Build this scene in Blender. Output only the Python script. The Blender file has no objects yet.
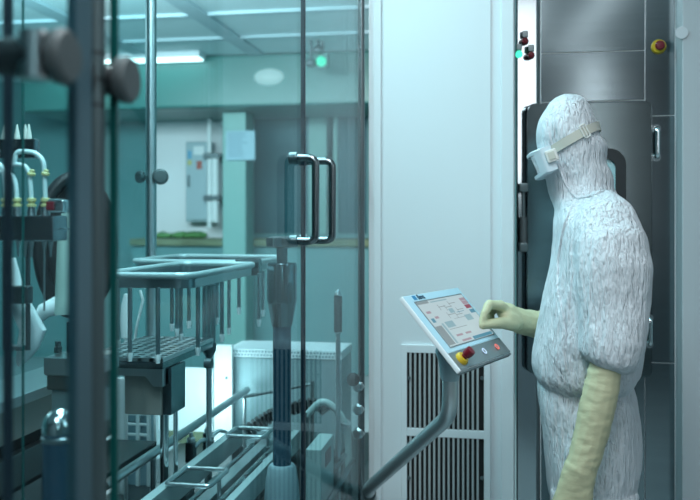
import bpy, bmesh, math, random
from mathutils import Vector, Matrix, noise
from mathutils.bvhtree import BVHTree
random.seed(7)
PI = math.pi
sc = bpy.context.scene
COL = sc.collection

# ------------------------------------------------------------------ camera
TH = math.radians(10.0)
FOC = 850.0
CAMZ = 1.40
F = Vector((-math.sin(TH), math.cos(TH), 0))
R = Vector((math.cos(TH), math.sin(TH), 0))
UP = Vector((0, 0, 1))
def P(u, v, d):
    return F * d + R * ((u - 350) / FOC * d) + UP * (CAMZ - d * (v - 220) / FOC)
def dX(u, X):
    return X / (F.x + R.x * (u - 350) / FOC)
def dY(u, Y):
    return Y / (F.y + R.y * (u - 350) / FOC)
def PX(u, v, X): return P(u, v, dX(u, X))
def PY(u, v, Y): return P(u, v, dY(u, Y))

cam = bpy.data.cameras.new('camera')
cam.sensor_width = 36
cam.lens = FOC / 700 * 36
cam.shift_y = -30 / 700
cam.dof.use_dof = True
cam.dof.focus_distance = 2.08
cam.dof.aperture_fstop = 3.4
cam.clip_start = 0.02
co = bpy.data.objects.new('camera', cam)
COL.objects.link(co)
co.location = (0, 0, CAMZ)
co.rotation_euler = (PI / 2, 0, TH)
sc.camera = co

# ------------------------------------------------------------------ materials
def mat(name, color, rough=.5, metal=0.0, bump=None, emit=None, spec=None, coat=0, var=None, trans=0):
    m = bpy.data.materials.new(name); m.use_nodes = True
    nt = m.node_tree; b = nt.nodes['Principled BSDF']
    c = tuple(color) + (1,)
    b.inputs['Base Color'].default_value = c
    b.inputs['Roughness'].default_value = rough
    b.inputs['Metallic'].default_value = metal
    if spec is not None: b.inputs['Specular IOR Level'].default_value = spec
    if coat: b.inputs['Coat Weight'].default_value = coat
    if trans: b.inputs['Transmission Weight'].default_value = trans
    if emit:
        b.inputs['Emission Color'].default_value = tuple(emit[0]) + (1,)
        b.inputs['Emission Strength'].default_value = emit[1]
    tc = nt.nodes.new('ShaderNodeTexCoord')
    if var:   # (scale xyz, amount): small tone variation of the stuff itself
        mp = nt.nodes.new('ShaderNodeMapping'); mp.inputs['Scale'].default_value = var[0]
        nz = nt.nodes.new('ShaderNodeTexNoise'); nz.inputs['Scale'].default_value = 1; nz.inputs['Detail'].default_value = 4
        nt.links.new(tc.outputs['Object'], mp.inputs[0]); nt.links.new(mp.outputs[0], nz.inputs['Vector'])
        mx = nt.nodes.new('ShaderNodeMix'); mx.data_type = 'RGBA'
        a = var[1]
        mx.inputs[6].default_value = tuple(x * (1 - a) for x in color) + (1,)
        mx.inputs[7].default_value = tuple(min(1, x * (1 + a)) for x in color) + (1,)
        nt.links.new(nz.outputs[0], mx.inputs[0]); nt.links.new(mx.outputs[2], b.inputs['Base Color'])
    if bump:  # list of (scale xyz, strength, distance)
        last = None
        for scl, st, dist in bump:
            mp = nt.nodes.new('ShaderNodeMapping'); mp.inputs['Scale'].default_value = scl
            nz = nt.nodes.new('ShaderNodeTexNoise'); nz.inputs['Scale'].default_value = 1; nz.inputs['Detail'].default_value = 5
            bp = nt.nodes.new('ShaderNodeBump'); bp.inputs['Strength'].default_value = st; bp.inputs['Distance'].default_value = dist
            nt.links.new(tc.outputs['Object'], mp.inputs[0]); nt.links.new(mp.outputs[0], nz.inputs['Vector'])
            nt.links.new(nz.outputs[0], bp.inputs['Height'])
            if last: nt.links.new(last.outputs[0], bp.inputs['Normal'])
            last = bp
        nt.links.new(last.outputs[0], b.inputs['Normal'])
    return m

def glass_mat(name, tint, edge=None, f0=.0125, refl=.8):
    m = bpy.data.materials.new(name); m.use_nodes = True
    nt = m.node_tree; nt.nodes.clear()
    out = nt.nodes.new('ShaderNodeOutputMaterial')
    tr = nt.nodes.new('ShaderNodeBsdfTransparent'); tr.inputs[0].default_value = tuple(tint) + (1,)
    gl = nt.nodes.new('ShaderNodeBsdfGlossy'); gl.inputs['Roughness'].default_value = .006
    lw = nt.nodes.new('ShaderNodeLayerWeight'); lw.inputs['Blend'].default_value = .5
    pw = nt.nodes.new('ShaderNodeMath'); pw.operation = 'POWER'; pw.inputs[1].default_value = 8
    ma = nt.nodes.new('ShaderNodeMath'); ma.operation = 'MULTIPLY_ADD'; ma.inputs[1].default_value = refl * (1 - f0); ma.inputs[2].default_value = refl * f0
    mx = nt.nodes.new('ShaderNodeMixShader')
    nt.links.new(lw.outputs['Facing'], pw.inputs[0]); nt.links.new(pw.outputs[0], ma.inputs[0])
    nt.links.new(ma.outputs[0], mx.inputs[0]); nt.links.new(tr.outputs[0], mx.inputs[1]); nt.links.new(gl.outputs[0], mx.inputs[2])
    nt.links.new(mx.outputs[0], out.inputs[0])
    return m

M = {}
M['steel'] = mat('brushed_steel', (.24, .29, .31), .15, 1.0, bump=[((4, 4, 200), .03, .0006)], var=((3, 3, 60), .12))
M['steel_door'] = mat('brushed_steel_door', (.16, .20, .21), .17, 1.0, bump=[((4, 4, 200), .03, .0006)], var=((6, 6, 30), .15))
M['steel_light'] = mat('satin_steel', (.62, .68, .70), .30, 1.0, bump=[((40, 40, 40), .05, .001)])
M['steel_dark'] = mat('dark_steel', (.17, .20, .21), .34, .9)
M['steel_brown'] = mat('warm_steel', (.42, .40, .37), .5, .4, var=((25, 8, 4), .25))
M['chrome'] = mat('polished_chrome', (.82, .87, .88), .12, 1.0)
M['chrome_grey'] = mat('grey_polished_steel', (.50, .56, .58), .28, 1.0)
M['handle'] = mat('handle_steel', (.19, .23, .245), .24, 1.0)
M['post_grey'] = mat('post_satin', (.095, .14, .15), .42, .6)
M['clamp_grey'] = mat('clamp_satin', (.085, .105, .11), .5, .3)
M['collar_steel'] = mat('collar_steel', (.22, .28, .30), .14, 1.0)
M['slate'] = mat('slate_edge_strip', (.055, .115, .145), .35, .3)
M['pipe_steel'] = mat('pipe_steel', (.55, .62, .64), .36, .7)
M['rail_paint'] = mat('rail_satin', (.46, .58, .59), .4, .3)
M['black'] = mat('black_rubber', (.012, .017, .02), .45)
M['darkblue'] = mat('dark_seal', (.008, .02, .035), .4)
M['green_edge'] = mat('glass_edge_green', (.004, .085, .08), .15, spec=.6)
M['white_paint'] = mat('white_coated_steel', (.70, .78, .81), .38, bump=[((60, 60, 60), .03, .001)])
M['white_trim'] = mat('white_trim_paint', (.72, .80, .83), .35)
M['grey_paint'] = mat('pale_grey_paint', (.58, .645, .68), .45, bump=[((80, 80, 80), .04, .001)])
M['grey_paint2'] = mat('grey_frame_paint', (.46, .525, .555), .4)
M['gap'] = mat('dark_gap', (.006, .008, .009), .8)
M['slat'] = mat('louvre_paint', (.40, .45, .46), .5)
M['teal_wall'] = mat('teal_wall_paint', (.125, .285, .295), .6, bump=[((30, 30, 30), .05, .002)])
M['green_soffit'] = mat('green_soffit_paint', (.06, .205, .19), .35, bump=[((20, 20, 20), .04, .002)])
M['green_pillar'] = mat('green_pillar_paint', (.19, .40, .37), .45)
M['pale_wall'] = mat('pale_wall_paint', (.90, .90, .92), .55)
M['ceiling'] = mat('ceiling_tile', (.66, .78, .80), .6, bump=[((50, 50, 50), .05, .002)])
M['ceil_line'] = mat('ceiling_rail', (.42, .54, .58), .6)
M['floor'] = mat('floor_vinyl', (.30, .38, .40), .3, bump=[((30, 30, 30), .03, .001)])
M['room_wall'] = mat('room_wall', (.13, .165, .18), .6)
M['suit'] = mat('white_coverall', (.70, .765, .815), .6, bump=[((120, 120, 20), 1.0, .013), ((240, 240, 60), 1.0, .005)], var=((60, 60, 12), .06))
M['mask'] = mat('white_mask_cloth', (.82, .86, .89), .7, bump=[((160, 160, 160), .3, .002)])
M['skin'] = mat('skin', (.62, .43, .34), .5)
M['eye'] = mat('eye_white', (.8, .8, .8), .2)
M['glove'] = mat('latex_glove', (.50, .50, .325), .55, bump=[((40, 40, 90), .35, .004), ((150, 150, 150), .2, .002)], var=((30, 30, 30), .08))
M['strap'] = mat('strap_rubber', (.50, .52, .46), .5, bump=[((20, 20, 300), .2, .001)])
M['clip'] = mat('ivory_clip_plastic', (.66, .69, .66), .4)
M['goggle'] = mat('goggle_plastic', (.62, .72, .78), .25, spec=.6)
M['lens'] = glass_mat('goggle_lens', (.86, .93, .96), f0=.08, refl=.8)
M['glass'] = glass_mat('teal_safety_glass', (.765, .905, .925))
M['glass_far'] = glass_mat('teal_far_glass', (.88, .965, .97))
M['red'] = mat('signal_red', (.15, .006, .016), .35)
M['yellow'] = mat('signal_yellow', (.62, .42, .02), .4)
M['pale_yellow'] = mat('pale_yellow_plastic', (.55, .55, .27), .4)
M['bezel'] = mat('panel_bezel', (.45, .66, .76), .35)
M['panel_strip'] = mat('panel_strip_grey', (.20, .245, .26), .4, .3)
M['white_edge'] = mat('white_panel_edge', (.85, .92, .95), .3)
def emis(n, c, s): return mat(n, (0.02, .02, .02), .4, emit=(c, s))
M['scr_bg'] = emis('screen_background', (.52, .66, .70), .85)
M['scr_pink'] = emis('screen_pink', (.55, .42, .50), .6)
M['scr_red'] = emis('screen_red', (.42, .08, .14), .6)
M['scr_blue'] = emis('screen_blue', (.10, .34, .48), .7)
M['scr_cyan'] = emis('screen_cyan', (.36, .60, .68), .65)
M['scr_grey'] = emis('screen_grey', (.36, .45, .48), .6)
M['ring_blue'] = emis('lit_blue_ring', (.55, .75, 1.0), 1.0)
M['ring_red'] = emis('lit_red_ring', (.95, .20, .16), .9)
M['green_lamp'] = emis('lit_green_lamp', (.06, .85, .50), 1.6)
M['lamp'] = emis('ceiling_lamp_diffuser', (.80, 1.0, 1.0), 4.5)
M['reflection_soft'] = emis('oval_reflection_glow', (.70, 1.0, 1.0), .75)  # reflected light on the soffit, put into emission
M['tube'] = mat('white_silicone_tube', (.55, .72, .74), .35)
M['plastic_white'] = mat('white_plastic', (.86, .92, .93), .4)
M['sleeve_white'] = mat('white_sleeve', (.80, .90, .92), .55, bump=[((20, 20, 20), .3, .006)])
M['sleeve_green'] = mat('pale_green_sleeve', (.45, .62, .57), .55, bump=[((20, 20, 10), .3, .006)])
M['cone'] = mat('nozzle_tip_white', (.75, .78, .72), .4)
M['blue_tube'] = mat('blue_grey_tube', (.05, .13, .20), .22, .5)
M['base_cone'] = mat('pale_grey_base', (.34, .47, .52), .4)
M['housing'] = mat('machine_housing_teal', (.19, .28, .30), .45, .2)
M['box'] = mat('grey_green_box', (.42, .56, .56), .45)
M['bolt'] = mat('bolt_grey', (.12, .16, .17), .4, .6)
M['paper'] = mat('pale_blue_paper', (.34, .52, .60), .6)
M['paper_line'] = mat('paper_print', (.16, .28, .36), .6)
M['locker'] = mat('grey_locker_paint', (.42, .54, .58), .45)
M['sticker_red'] = mat('sticker_red', (.45, .12, .10), .5)
M['sticker_yellow'] = mat('sticker_yellow', (.55, .52, .20), .5)
M['sticker_white'] = mat('sticker_white', (.8, .85, .86), .5)
M['sticker_blue'] = mat('sticker_blue', (.15, .42, .62), .5)
M['bench'] = mat('bench_mottled', (.17, .21, .13), .8, var=((9, 9, 20), .6))
M['green_leaf'] = mat('green_matting', (.12, .30, .10), .8, var=((14, 14, 30), .7))
M['dark_window'] = mat('dark_glazing', (.022, .105, .13), .45, spec=.2)
M['window_teal'] = mat('door_window_teal', (.35, .60, .64), .12, spec=.6)
M['dark_plate'] = mat('dark_plate', (.055, .07, .075), .35, .5)
M['shoe'] = mat('white_boot', (.7, .75, .78), .5)
M['text'] = mat('dark_print', (.01, .05, .09), .5)
M['logo_blue'] = mat('logo_blue', (.03, .22, .42), .5)
M['steel_strip'] = mat('polished_jamb', (.62, .69, .72), .15, 1.0)

# ------------------------------------------------------------------ mesh helpers
def basis(ax):
    ax = ax.normalized()
    t = Vector((0, 0, 1)) if abs(ax.z) < .9 else Vector((1, 0, 0))
    a = ax.cross(t).normalized(); b = ax.cross(a).normalized()
    return a, b

class MB:
    def __init__(s): s.bm = bmesh.new(); s.mi = 0
    def _fin(s, faces):
        for f in faces: f.material_index = s.mi
    def box(s, lo, hi, bev=0, rot=None, seg=2):
        lo = Vector(lo); hi = Vector(hi)
        lo, hi = Vector(map(min, lo, hi)), Vector(map(max, lo, hi))
        c = (lo + hi) / 2; sz = hi - lo
        return s.obox(c, sz, bev, rot, seg)
    def obox(s, c, sz, bev=0, rot=None, seg=2):
        b2 = bmesh.new()
        bmesh.ops.create_cube(b2, size=1)
        for v in b2.verts: v.co = Vector((v.co.x * sz[0], v.co.y * sz[1], v.co.z * sz[2]))
        if bev > 0:
            bev = min(bev, min(sz) * .45)
            bmesh.ops.bevel(b2, geom=b2.edges[:], offset=bev, segments=seg, profile=.5, affect='EDGES')
        m = Matrix.Translation(Vector(c))
        if rot is not None: m = m @ rot.to_4x4()
        b2.transform(m); s._merge(b2)
        return s
    def _merge(s, b2):
        me = bpy.data.meshes.new('tmp'); 
        for f in b2.faces: f.material_index = s.mi
        b2.to_mesh(me); b2.free(); s.bm.from_mesh(me); bpy.data.meshes.remove(me)
    def loft(s, rings, closed=False, caps=True):
        vs = [[s.bm.verts.new(p) for p in r] for r in rings]
        n = len(vs[0]); fs = []
        rng = range(len(vs)) if closed else range(len(vs) - 1)
        for i in rng:
            A, B = vs[i], vs[(i + 1) % len(vs)]
            for j in range(n):
                fs.append(s.bm.faces.new((A[j], A[(j + 1) % n], B[(j + 1) % n], B[j])))
        if caps and not closed:
            fs.append(s.bm.faces.new(vs[0][::-1])); fs.append(s.bm.faces.new(vs[-1]))
        s._fin(fs); return s
    def tube(s, pts, r, n=12, closed=False):
        pts = [Vector(p) for p in pts]; k = len(pts)
        rs = r if isinstance(r, (list, tuple)) else [r] * k
        def tang(i):
            if closed: return (pts[(i + 1) % k] - pts[i - 1]).normalized()
            return (pts[min(i + 1, k - 1)] - pts[max(i - 1, 0)]).normalized()
        a, b = basis(tang(0)); rings = []
        for i in range(k):
            t = tang(i)
            a = (a - t * a.dot(t)).normalized(); b = t.cross(a)
            rings.append([pts[i] + (a * math.cos(2 * PI * j / n) + b * math.sin(2 * PI * j / n)) * rs[i] for j in range(n)])
        return s.loft(rings, closed)
    def cyl(s, p0, p1, r, n=20, r2=None):
        return s.tube([p0, p1], [r, r if r2 is None else r2], n)
    def lathe(s, base, ax, prof, n=28):
        base = Vector(base); ax = Vector(ax).normalized(); a, b = basis(ax)
        rings = [[base + ax * h + (a * math.cos(2 * PI * j / n) + b * math.sin(2 * PI * j / n)) * max(r, 1e-5) for j in range(n)] for r, h in prof]
        return s.loft(rings)
    def ball(s, c, r, sub=2, scl=(1, 1, 1), rot=None):
        b2 = bmesh.new(); bmesh.ops.create_icosphere(b2, subdivisions=sub, radius=1)
        m = Matrix.Translation(Vector(c))
        if rot is not None: m = m @ rot.to_4x4()
        m = m @ Matrix.Diagonal((r * scl[0], r * scl[1], r * scl[2], 1))
        b2.transform(m); s._merge(b2); return s
    def prism(s, poly, off):
        off = Vector(off); poly = [Vector(p) for p in poly]
        return s.loft([poly, [p + off for p in poly]])
    def build(s, name, m, parent=None, smooth=True, angle=40, loc=None, wn=True):
        bm = s.bm
        bmesh.ops.recalc_face_normals(bm, faces=bm.faces)
        me = bpy.data.meshes.new(name)
        o = bpy.data.objects.new(name, me); COL.objects.link(o)
        if parent is not None:
            o.parent = parent; org = worldloc(parent)
        else:
            if loc is None:
                xs = [v.co for v in bm.verts]
                lo = Vector([min(c[i] for c in xs) for i in range(3)]); hi = Vector([max(c[i] for c in xs) for i in range(3)])
                loc = Vector(((lo.x + hi.x) / 2, (lo.y + hi.y) / 2, lo.z))
            o.location = loc; org = Vector(loc)
        bm.transform(Matrix.Translation(-org))
        bm.to_mesh(me); bm.free()
        for mm in (m if isinstance(m, (list, tuple)) else [m]): me.materials.append(mm)
        if smooth:
            me.set_sharp_from_angle(angle=math.radians(angle))
            for p in me.polygons: p.use_smooth = True
            if angle < 180 and wn:
                wn_ = o.modifiers.new('weighted_normals', 'WEIGHTED_NORMAL'); wn_.keep_sharp = True; wn_.weight = 100
        return o
def worldloc(o):
    l = Vector(o.location)
    while o.parent: o = o.parent; l += Vector(o.location)
    return l
def tag(o, label, cat, group=None, kind=None):
    o['label'] = label; o['category'] = cat
    if group: o['group'] = group
    if kind: o['kind'] = kind
    return o
def thing(name, loc, label, cat, group=None, kind=None):
    o = bpy.data.objects.new(name, None); COL.objects.link(o); o.location = loc; o.empty_display_size = .05
    return tag(o, label, cat, group, kind)
def struct(o): o['kind'] = 'structure'; return o
def arc(c, a, b, r, t0, t1, n=8):
    return [c + (a * math.cos(t0 + (t1 - t0) * i / n) + b * math.sin(t0 + (t1 - t0) * i / n)) * r for i in range(n + 1)]
def bend(pts, r, n=6):
    """polyline with rounded corners"""
    pts = [Vector(p) for p in pts]; out = [pts[0]]
    for i in range(1, len(pts) - 1):
        p = pts[i]; a = (pts[i - 1] - p); b = (pts[i + 1] - p)
        rr = min(r, a.length * .48, b.length * .48)
        A = p + a.normalized() * rr; B = p + b.normalized() * rr
        for k in range(n + 1):
            t = k / n
            out.append(A * (1 - t) ** 2 + p * 2 * t * (1 - t) + B * t * t)
    out.append(pts[-1]); return out
def rrect(c, a, b, w, h, r, n=5):
    out = []
    for sx, sy, t0 in ((1, 1, 0), (-1, 1, PI / 2), (-1, -1, PI), (1, -1, 1.5 * PI)):
        cc = c + a * sx * (w / 2 - r) + b * sy * (h / 2 - r)
        out += [cc + (a * math.cos(t0 + PI / 2 * i / n) + b * math.sin(t0 + PI / 2 * i / n)) * r for i in range(n + 1)]
    return out
X3, Y3, Z3 = Vector((1, 0, 0)), Vector((0, 1, 0)), Vector((0, 0, 1))

# ------------------------------------------------------------------ setting
GX = -.42           # plane of the glass doors
FARX = -1.22        # plane of the far glass
BACKY = 8.0
STY = 2.70          # steel wall
CABY = 2.62         # cabinet face
CEIL = 2.82
def sbox(name, lo, hi, m, bev=0):
    return struct(MB().box(lo, hi, bev).build(name, M[m]))
sbox('floor', (-6.2, -2.2, -.1), (2.2, 8.2, 0), 'floor')
sbox('ceiling', (-6.2, -2.2, CEIL), (2.2, 8.2, CEIL + .1), 'ceiling')
sbox('wall_back', (-6.1, BACKY, 0), (.3, BACKY + .1, CEIL), 'teal_wall')
sbox('wall_left', (-6.1, -2.1, 0), (-6.0, 8.0, CEIL), 'teal_wall')
sbox('wall_rear', (-6.0, -2.1, 0), (1.9, -2.0, CEIL), 'room_wall')
sbox('wall_right', (1.9, -2.1, 0), (2.0, 2.78, CEIL), 'room_wall')
# wall that carries the steel chamber front
XL = PY(515, 200, STY).x; XR = PY(675, 200, STY).x
sbox('wall_front', (XR + .075, CABY + .02, 0), (1.9, CABY + .12, CEIL), 'grey_paint')
sbox('trim_1', (XR + .002, CABY - .012, 0), (XR + .075, CABY + .12, CEIL), 'grey_paint2', .004)
sbox('wall_side', (.12, 2.90, 0), (.2, 8.0, CEIL), 'teal_wall')

# far room fittings
yS = 7.0
sl = PY(20, 55, yS); sr = PY(395, 55, yS)
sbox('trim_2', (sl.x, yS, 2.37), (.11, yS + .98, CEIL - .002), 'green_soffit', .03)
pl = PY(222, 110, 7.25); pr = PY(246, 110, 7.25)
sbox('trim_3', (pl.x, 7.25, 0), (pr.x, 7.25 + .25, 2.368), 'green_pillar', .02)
def bwall(u0, u1, zt, zb, name, m, t=.02):
    a = PY(u0, 0, BACKY).x; b = PY(u1, 0, BACKY).x
    return struct(MB().box((a, BACKY - t, zb), (b, BACKY - .001, zt)).build(name, M[m]))
bwall(156, 236, 2.6, 0, 'trim_6', 'pale_wall')
bwall(238, 256, 2.6, 0, 'trim_7', 'pale_wall')
# ceiling rails
cr = MB()
for yy in (4.75, 5.55, 6.3): cr.box((-5.9, yy, CEIL - .02), (.1, yy + .045, CEIL + .001))
for xx in (-5.0, -4.0, -3.06, -2.1): cr.box((xx, 3.4, CEIL - .022), (xx + .13, 6.98, CEIL + .001))
struct(cr.build('trim_4', M['ceil_line']))
sl0 = PY(40, 52, 6.85); sl1 = PY(202, 52, 6.85)
def ceil_light(x0, x1, y0, y1, label):
    t = thing('ceiling_light', ((x0 + x1) / 2, (y0 + y1) / 2, CEIL - .05), label, 'ceiling light', 'ceiling lights of the far room')
    MB().box((x0, y0, CEIL - .05), (x1, y1, CEIL - .001), .006).build('housing', M['white_trim'], t)
    MB().box((x0 + .02, y0 + .01, CEIL - .062), (x1 - .02, y1 - .01, CEIL - .0501), .004).build('diffuser', M['lamp'], t)
ceil_light(sl0.x, sl1.x, 6.78, 6.95, 'long bright strip light on the ceiling along the green soffit')
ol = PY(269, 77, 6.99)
t = thing('reflection_blob', ol, 'oval glowing blob on the green soffit standing in for a reflected light', 'lamp')
MB().ball(ol, 1, 3, (.13, .05, .07)).build('diffuser', M['reflection_soft'], t)  # glowing shape models a light's reflection; no lamp is fitted here
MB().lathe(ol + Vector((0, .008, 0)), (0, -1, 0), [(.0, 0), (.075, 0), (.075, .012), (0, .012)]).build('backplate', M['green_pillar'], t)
# emergency light and detectors near the soffit
ep = PY(322, 62, 6.6)
t = thing('emergency_lamp', ep, 'small lit green lamp hanging under the far ceiling', 'lamp')
MB().box(ep + Vector((-.05, -.02, -.05)), ep + Vector((.05, .05, .07)), .008).build('housing', M['green_soffit'], t)
MB().ball(ep + Vector((0, -.03, 0)), .04, 3).build('bulb', M['green_lamp'], t)
MB().cyl(ep + Vector((0, 0.02, .06)), Vector((ep.x, ep.y + .02, CEIL)), .012).build('stem', M['bolt'], t)
for (u, v, lab) in ((311, 63, 'dark round detector left of the green lamp'), (318, 50, 'dark round detector above the green lamp')):
    q = PY(u, v, 6.55)
    t = thing('ceiling_detector', q, lab, 'detector')
    MB().ball(q, .045, 3, (1, .8, .8)).build('head', M['bolt'], t)
    MB().cyl(q + Vector((0, .0, .02)), Vector((q.x, q.y, CEIL)), .012).build('stem', M['bolt'], t)
# dark glazing
a = PY(246, 0, 7.9); b = PY(368, 0, 7.9)
wn = MB().box((a.x, 7.86, 1.27), (b.x, 7.9, 2.44)).build('window_1', M['dark_window']); struct(wn)
f = MB()
f.box((a.x - .04, 7.84, 1.23), (a.x, 7.92, 2.48)); f.box((b.x, 7.84, 1.23), (b.x + .04, 7.92, 2.48))
f.box((a.x, 7.84, 2.44), (b.x, 7.92, 2.48)); f.box((a.x, 7.84, 1.23), (b.x, 7.92, 1.27))
f.build('window_frame', M['teal_wall'], wn)
mu = MB()
for u, w in ((321, .12), (332, .05)):
    q = PY(u, 0, 7.84); mu.box((q.x - w, 7.835, 1.27), (q.x + w, 7.859, 2.44))
mu.build('window_mullion', M['green_pillar'], wn)
# bench / ledge
t = thing('ledge_bench', PY(230, 250, 7.2), 'long dark ledge with mottled matting at the foot of the far wall', 'ledge')
x0 = PY(120, 0, 7.3).x
MB().box((x0, 7.55, 0), (-1.0, 7.97, 1.16), .01).build('base', M['teal_wall'], t)
MB().box((x0, 7.5, 1.16), (-1.0, 7.97, 1.225), .01).build('top', M['bench'], t)
gm = MB()
for i in range(40):
    q = PY(random.uniform(162, 206), 0, 7.7)
    rg_ = .03 + random.random() * .03
    gm.ball((q.x, 7.6 + random.random() * .25, 1.2255 + rg_ * .6), rg_, 1, (1.4, .8, .6))
g = gm.build('green_matting', M['green_leaf']); tag(g, 'low green matting on the ledge below the locker', 'matting', kind='stuff')
# locker
a = PY(187, 142, 7.86); b = PY(211, 222, 7.86)
t = thing('wall_locker', ((a.x + b.x) / 2, 7.9, b.z), 'narrow grey wall locker with small stickers on the pale far wall', 'locker')
MB().box((a.x, 7.82, b.z), (b.x, 7.975, a.z), .01).build('body', M['locker'], t)
d = MB().box((a.x + .02, 7.80, b.z + .02), (b.x - .02, 7.8199, a.z - .02), .005).build('door', M['locker'], t)
MB().box((a.x + .035, 7.775, 1.72), (a.x + .05, 7.80, 1.83), .004).build('handle', M['bolt'], d)
zc = a.z
MB().box((a.x + .09, 7.797, zc - .13), (b.x - .05, 7.7999, zc - .05)).build('sticker', M['sticker_white'], d)
MB().box((a.x + .12, 7.797, zc - .27), (b.x - .07, 7.7999, zc - .19)).build('sticker', M['sticker_red'], d)
MB().box((a.x + .03, 7.797, zc - .17), (a.x + .07, 7.7999, zc - .09)).build('sticker', M['sticker_blue'], d)
MB().box((a.x + .03, 7.797, zc - .23), (a.x + .07, 7.7999, zc - .18)).build('sticker', M['sticker_yellow'], d)
# white pipes on far wall
for (u, v0, v1, r, lab) in ((209.5, 112, 228, .022, 'thin white pipe rising beside the grey locker'), (215.5, 155, 222, .035, 'thick white pipe length beside the green pillar')):
    q0 = PY(u, v0, 7.74); q1 = PY(u, v1, 7.74)
    t = thing('wall_pipe', q1, lab, 'pipe')
    MB().cyl(q0, q1, r).build('pipe_run', M['plastic_white'], t)
    for vv in (156, 198):
        q = PY(u, vv, 7.74)
        MB().box(q + Vector((-.05, -.04, -.025)), q + Vector((.05, .24, .025)), .006).build('bracket', M['bolt'], t)
# notice on the pillar
a = PY(226, 131, 7.23); b = PY(255, 160, 7.23)
t = thing('notice_sign', ((a.x + b.x) / 2, 7.24, b.z), 'pale blue printed notice fixed to the green pillar', 'notice')
MB().box((a.x, 7.225, b.z), (b.x, 7.249, a.z), .003).build('sheet', M['paper'], t)
ln = MB(); z = a.z - .02
while z > b.z + .03:
    w = random.uniform(.55, .95)
    ln.box((a.x + .02, 7.2235, z - .009), (a.x + .02 + (b.x - a.x - .04) * w, 7.2249, z)); z -= .028
ln.build('print', M['paper_line'], t)

# ------------------------------------------------------------------ steel chamber front
z_top = CEIL
def zz(v, Y=STY, u=590): return PY(u, v, Y).z
def xx(u, Y=STY): return PY(u, 200, Y).x
pn = MB()
def panel(u0, u1, v0, v1, y=STY, bev=.006):
    pn.box((xx(u0, y) + .0004, y, zz(v1, y) + .0004), (xx(u1, y) - .0004, y + .03, zz(v0, y) - .0004), .0012)
panel(541, 644.7, -260, 51.7)
panel(541, 644.7, 52.3, 101)
panel(645.3, 674.8, -260, 116.7)
panel(645.3, 674.8, 117.3, 360.7)
panel(645.3, 674.8, 361.3, 1100)
panel(517, 674.5, 376, 1100) if False else None
panel(541, 644.7, 101.6, 1100)
st = struct(pn.build('trim_8', M['steel']))
seam = MB().box((xx(540.2), STY + .003, 0), (XR + .002, STY + .028, CEIL)).build('trim_9', M['white_trim']); struct(seam)
# rounded polished jamb at the left
jb = MB()
jl, jr = xx(516.5), xx(540)
w_ = jr - jl
prof = [(jl, STY + .004), (jl + .004, STY - .004), (jr - .003, STY - .004 + .36 * (w_ - .007)), (jr, STY + .024), (jr, STY + .03), (jl, STY + .03)]
jb.loft([[Vector((x, y, 0)) for x, y in prof], [Vector((x, y, CEIL - .002)) for x, y in prof]])
struct(jb.build('trim_5', M['steel_strip'], angle=30, wn=False))
# raised chamber door
dy = STY - .022
D = thing('chamber_door', (xx(590, dy), dy, zz(376, dy)), 'large brushed steel chamber door with rounded corners behind the person', 'door', kind='thing')
cx = (xx(527, dy) + xx(652.5, dy)) / 2; w = xx(652.5, dy) - xx(527, dy); zt = zz(102, dy); zb = zz(376, dy)
m_ = MB(); cc = Vector((cx, dy, (zt + zb) / 2))
ring = rrect(cc, X3, Z3, w, zt - zb, .022)
ring0 = rrect(cc + Vector((0, .006, 0)), X3, Z3, w, zt - zb, .022)
ring1 = rrect(cc, X3, Z3, w - .006, zt - zb - .006, .020)
m_.loft([[p + Vector((0, .0205, 0)) for p in ring], ring0, ring1])
m_.build('door_panel', M['steel_door'], D)
# viewing window gasket
wc = P(590, 205, dY(590, dy)); wu = xx(626, dy) - xx(556, dy); wh = .36
wcz = (zz(149, dy) + zz(262, dy)) / 2; wh = zz(149, dy) - zz(262, dy)
wc = Vector(((xx(625.5, dy) + xx(556, dy)) / 2, dy, wcz)); ww = xx(625.5, dy) - xx(556, dy)
g = MB()
o_ = rrect(wc, X3, Z3, ww, wh, .05, 7); i_ = rrect(wc, X3, Z3, ww - .06, wh - .06, .03, 7)
back = Vector((0, .0, 0)); fr = Vector((0, -.014, 0))
g.loft([[p for p in o_], [p + fr for p in o_], [p + fr for p in i_], [p for p in i_]], caps=False)
vw = g.build('window_gasket', M['black'], D)
g = MB(); g.loft([[p + Vector((0, -.002, 0)) for p in i_], [p + Vector((0, -.001, 0)) for p in i_]]); g.build('window_pane', M['window_teal'], vw)
# door handles (pull bars)
def pull(u, v0, v1, y, name, parent, m, r=.009, stand=.022, label=None):
    a = PY(u, v0, y); b = PY(u, v1, y); s_ = Vector((0, -stand, 0)); e = Vector((0, .002, 0))
    h = MB().tube(bend([a + e, a + s_, b + s_, b + e], .015), r, 10)
    for q in (a, b): h.lathe(q + Vector((0, .001, 0)), (0, -1, 0), [(0, 0), (r * 1.8, 0), (r * 1.8, .005), (0, .005)], 14)
    return h.build(name, M[m], parent)
pull(649, 318, 344, dy, 'handle', D, 'chrome', .007)
q = pull(656, 129, 157, STY, 'pull_handle', None, 'chrome', .008); tag(q, 'upright chrome pull handle on the steel wall right of the hood', 'handle')
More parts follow.
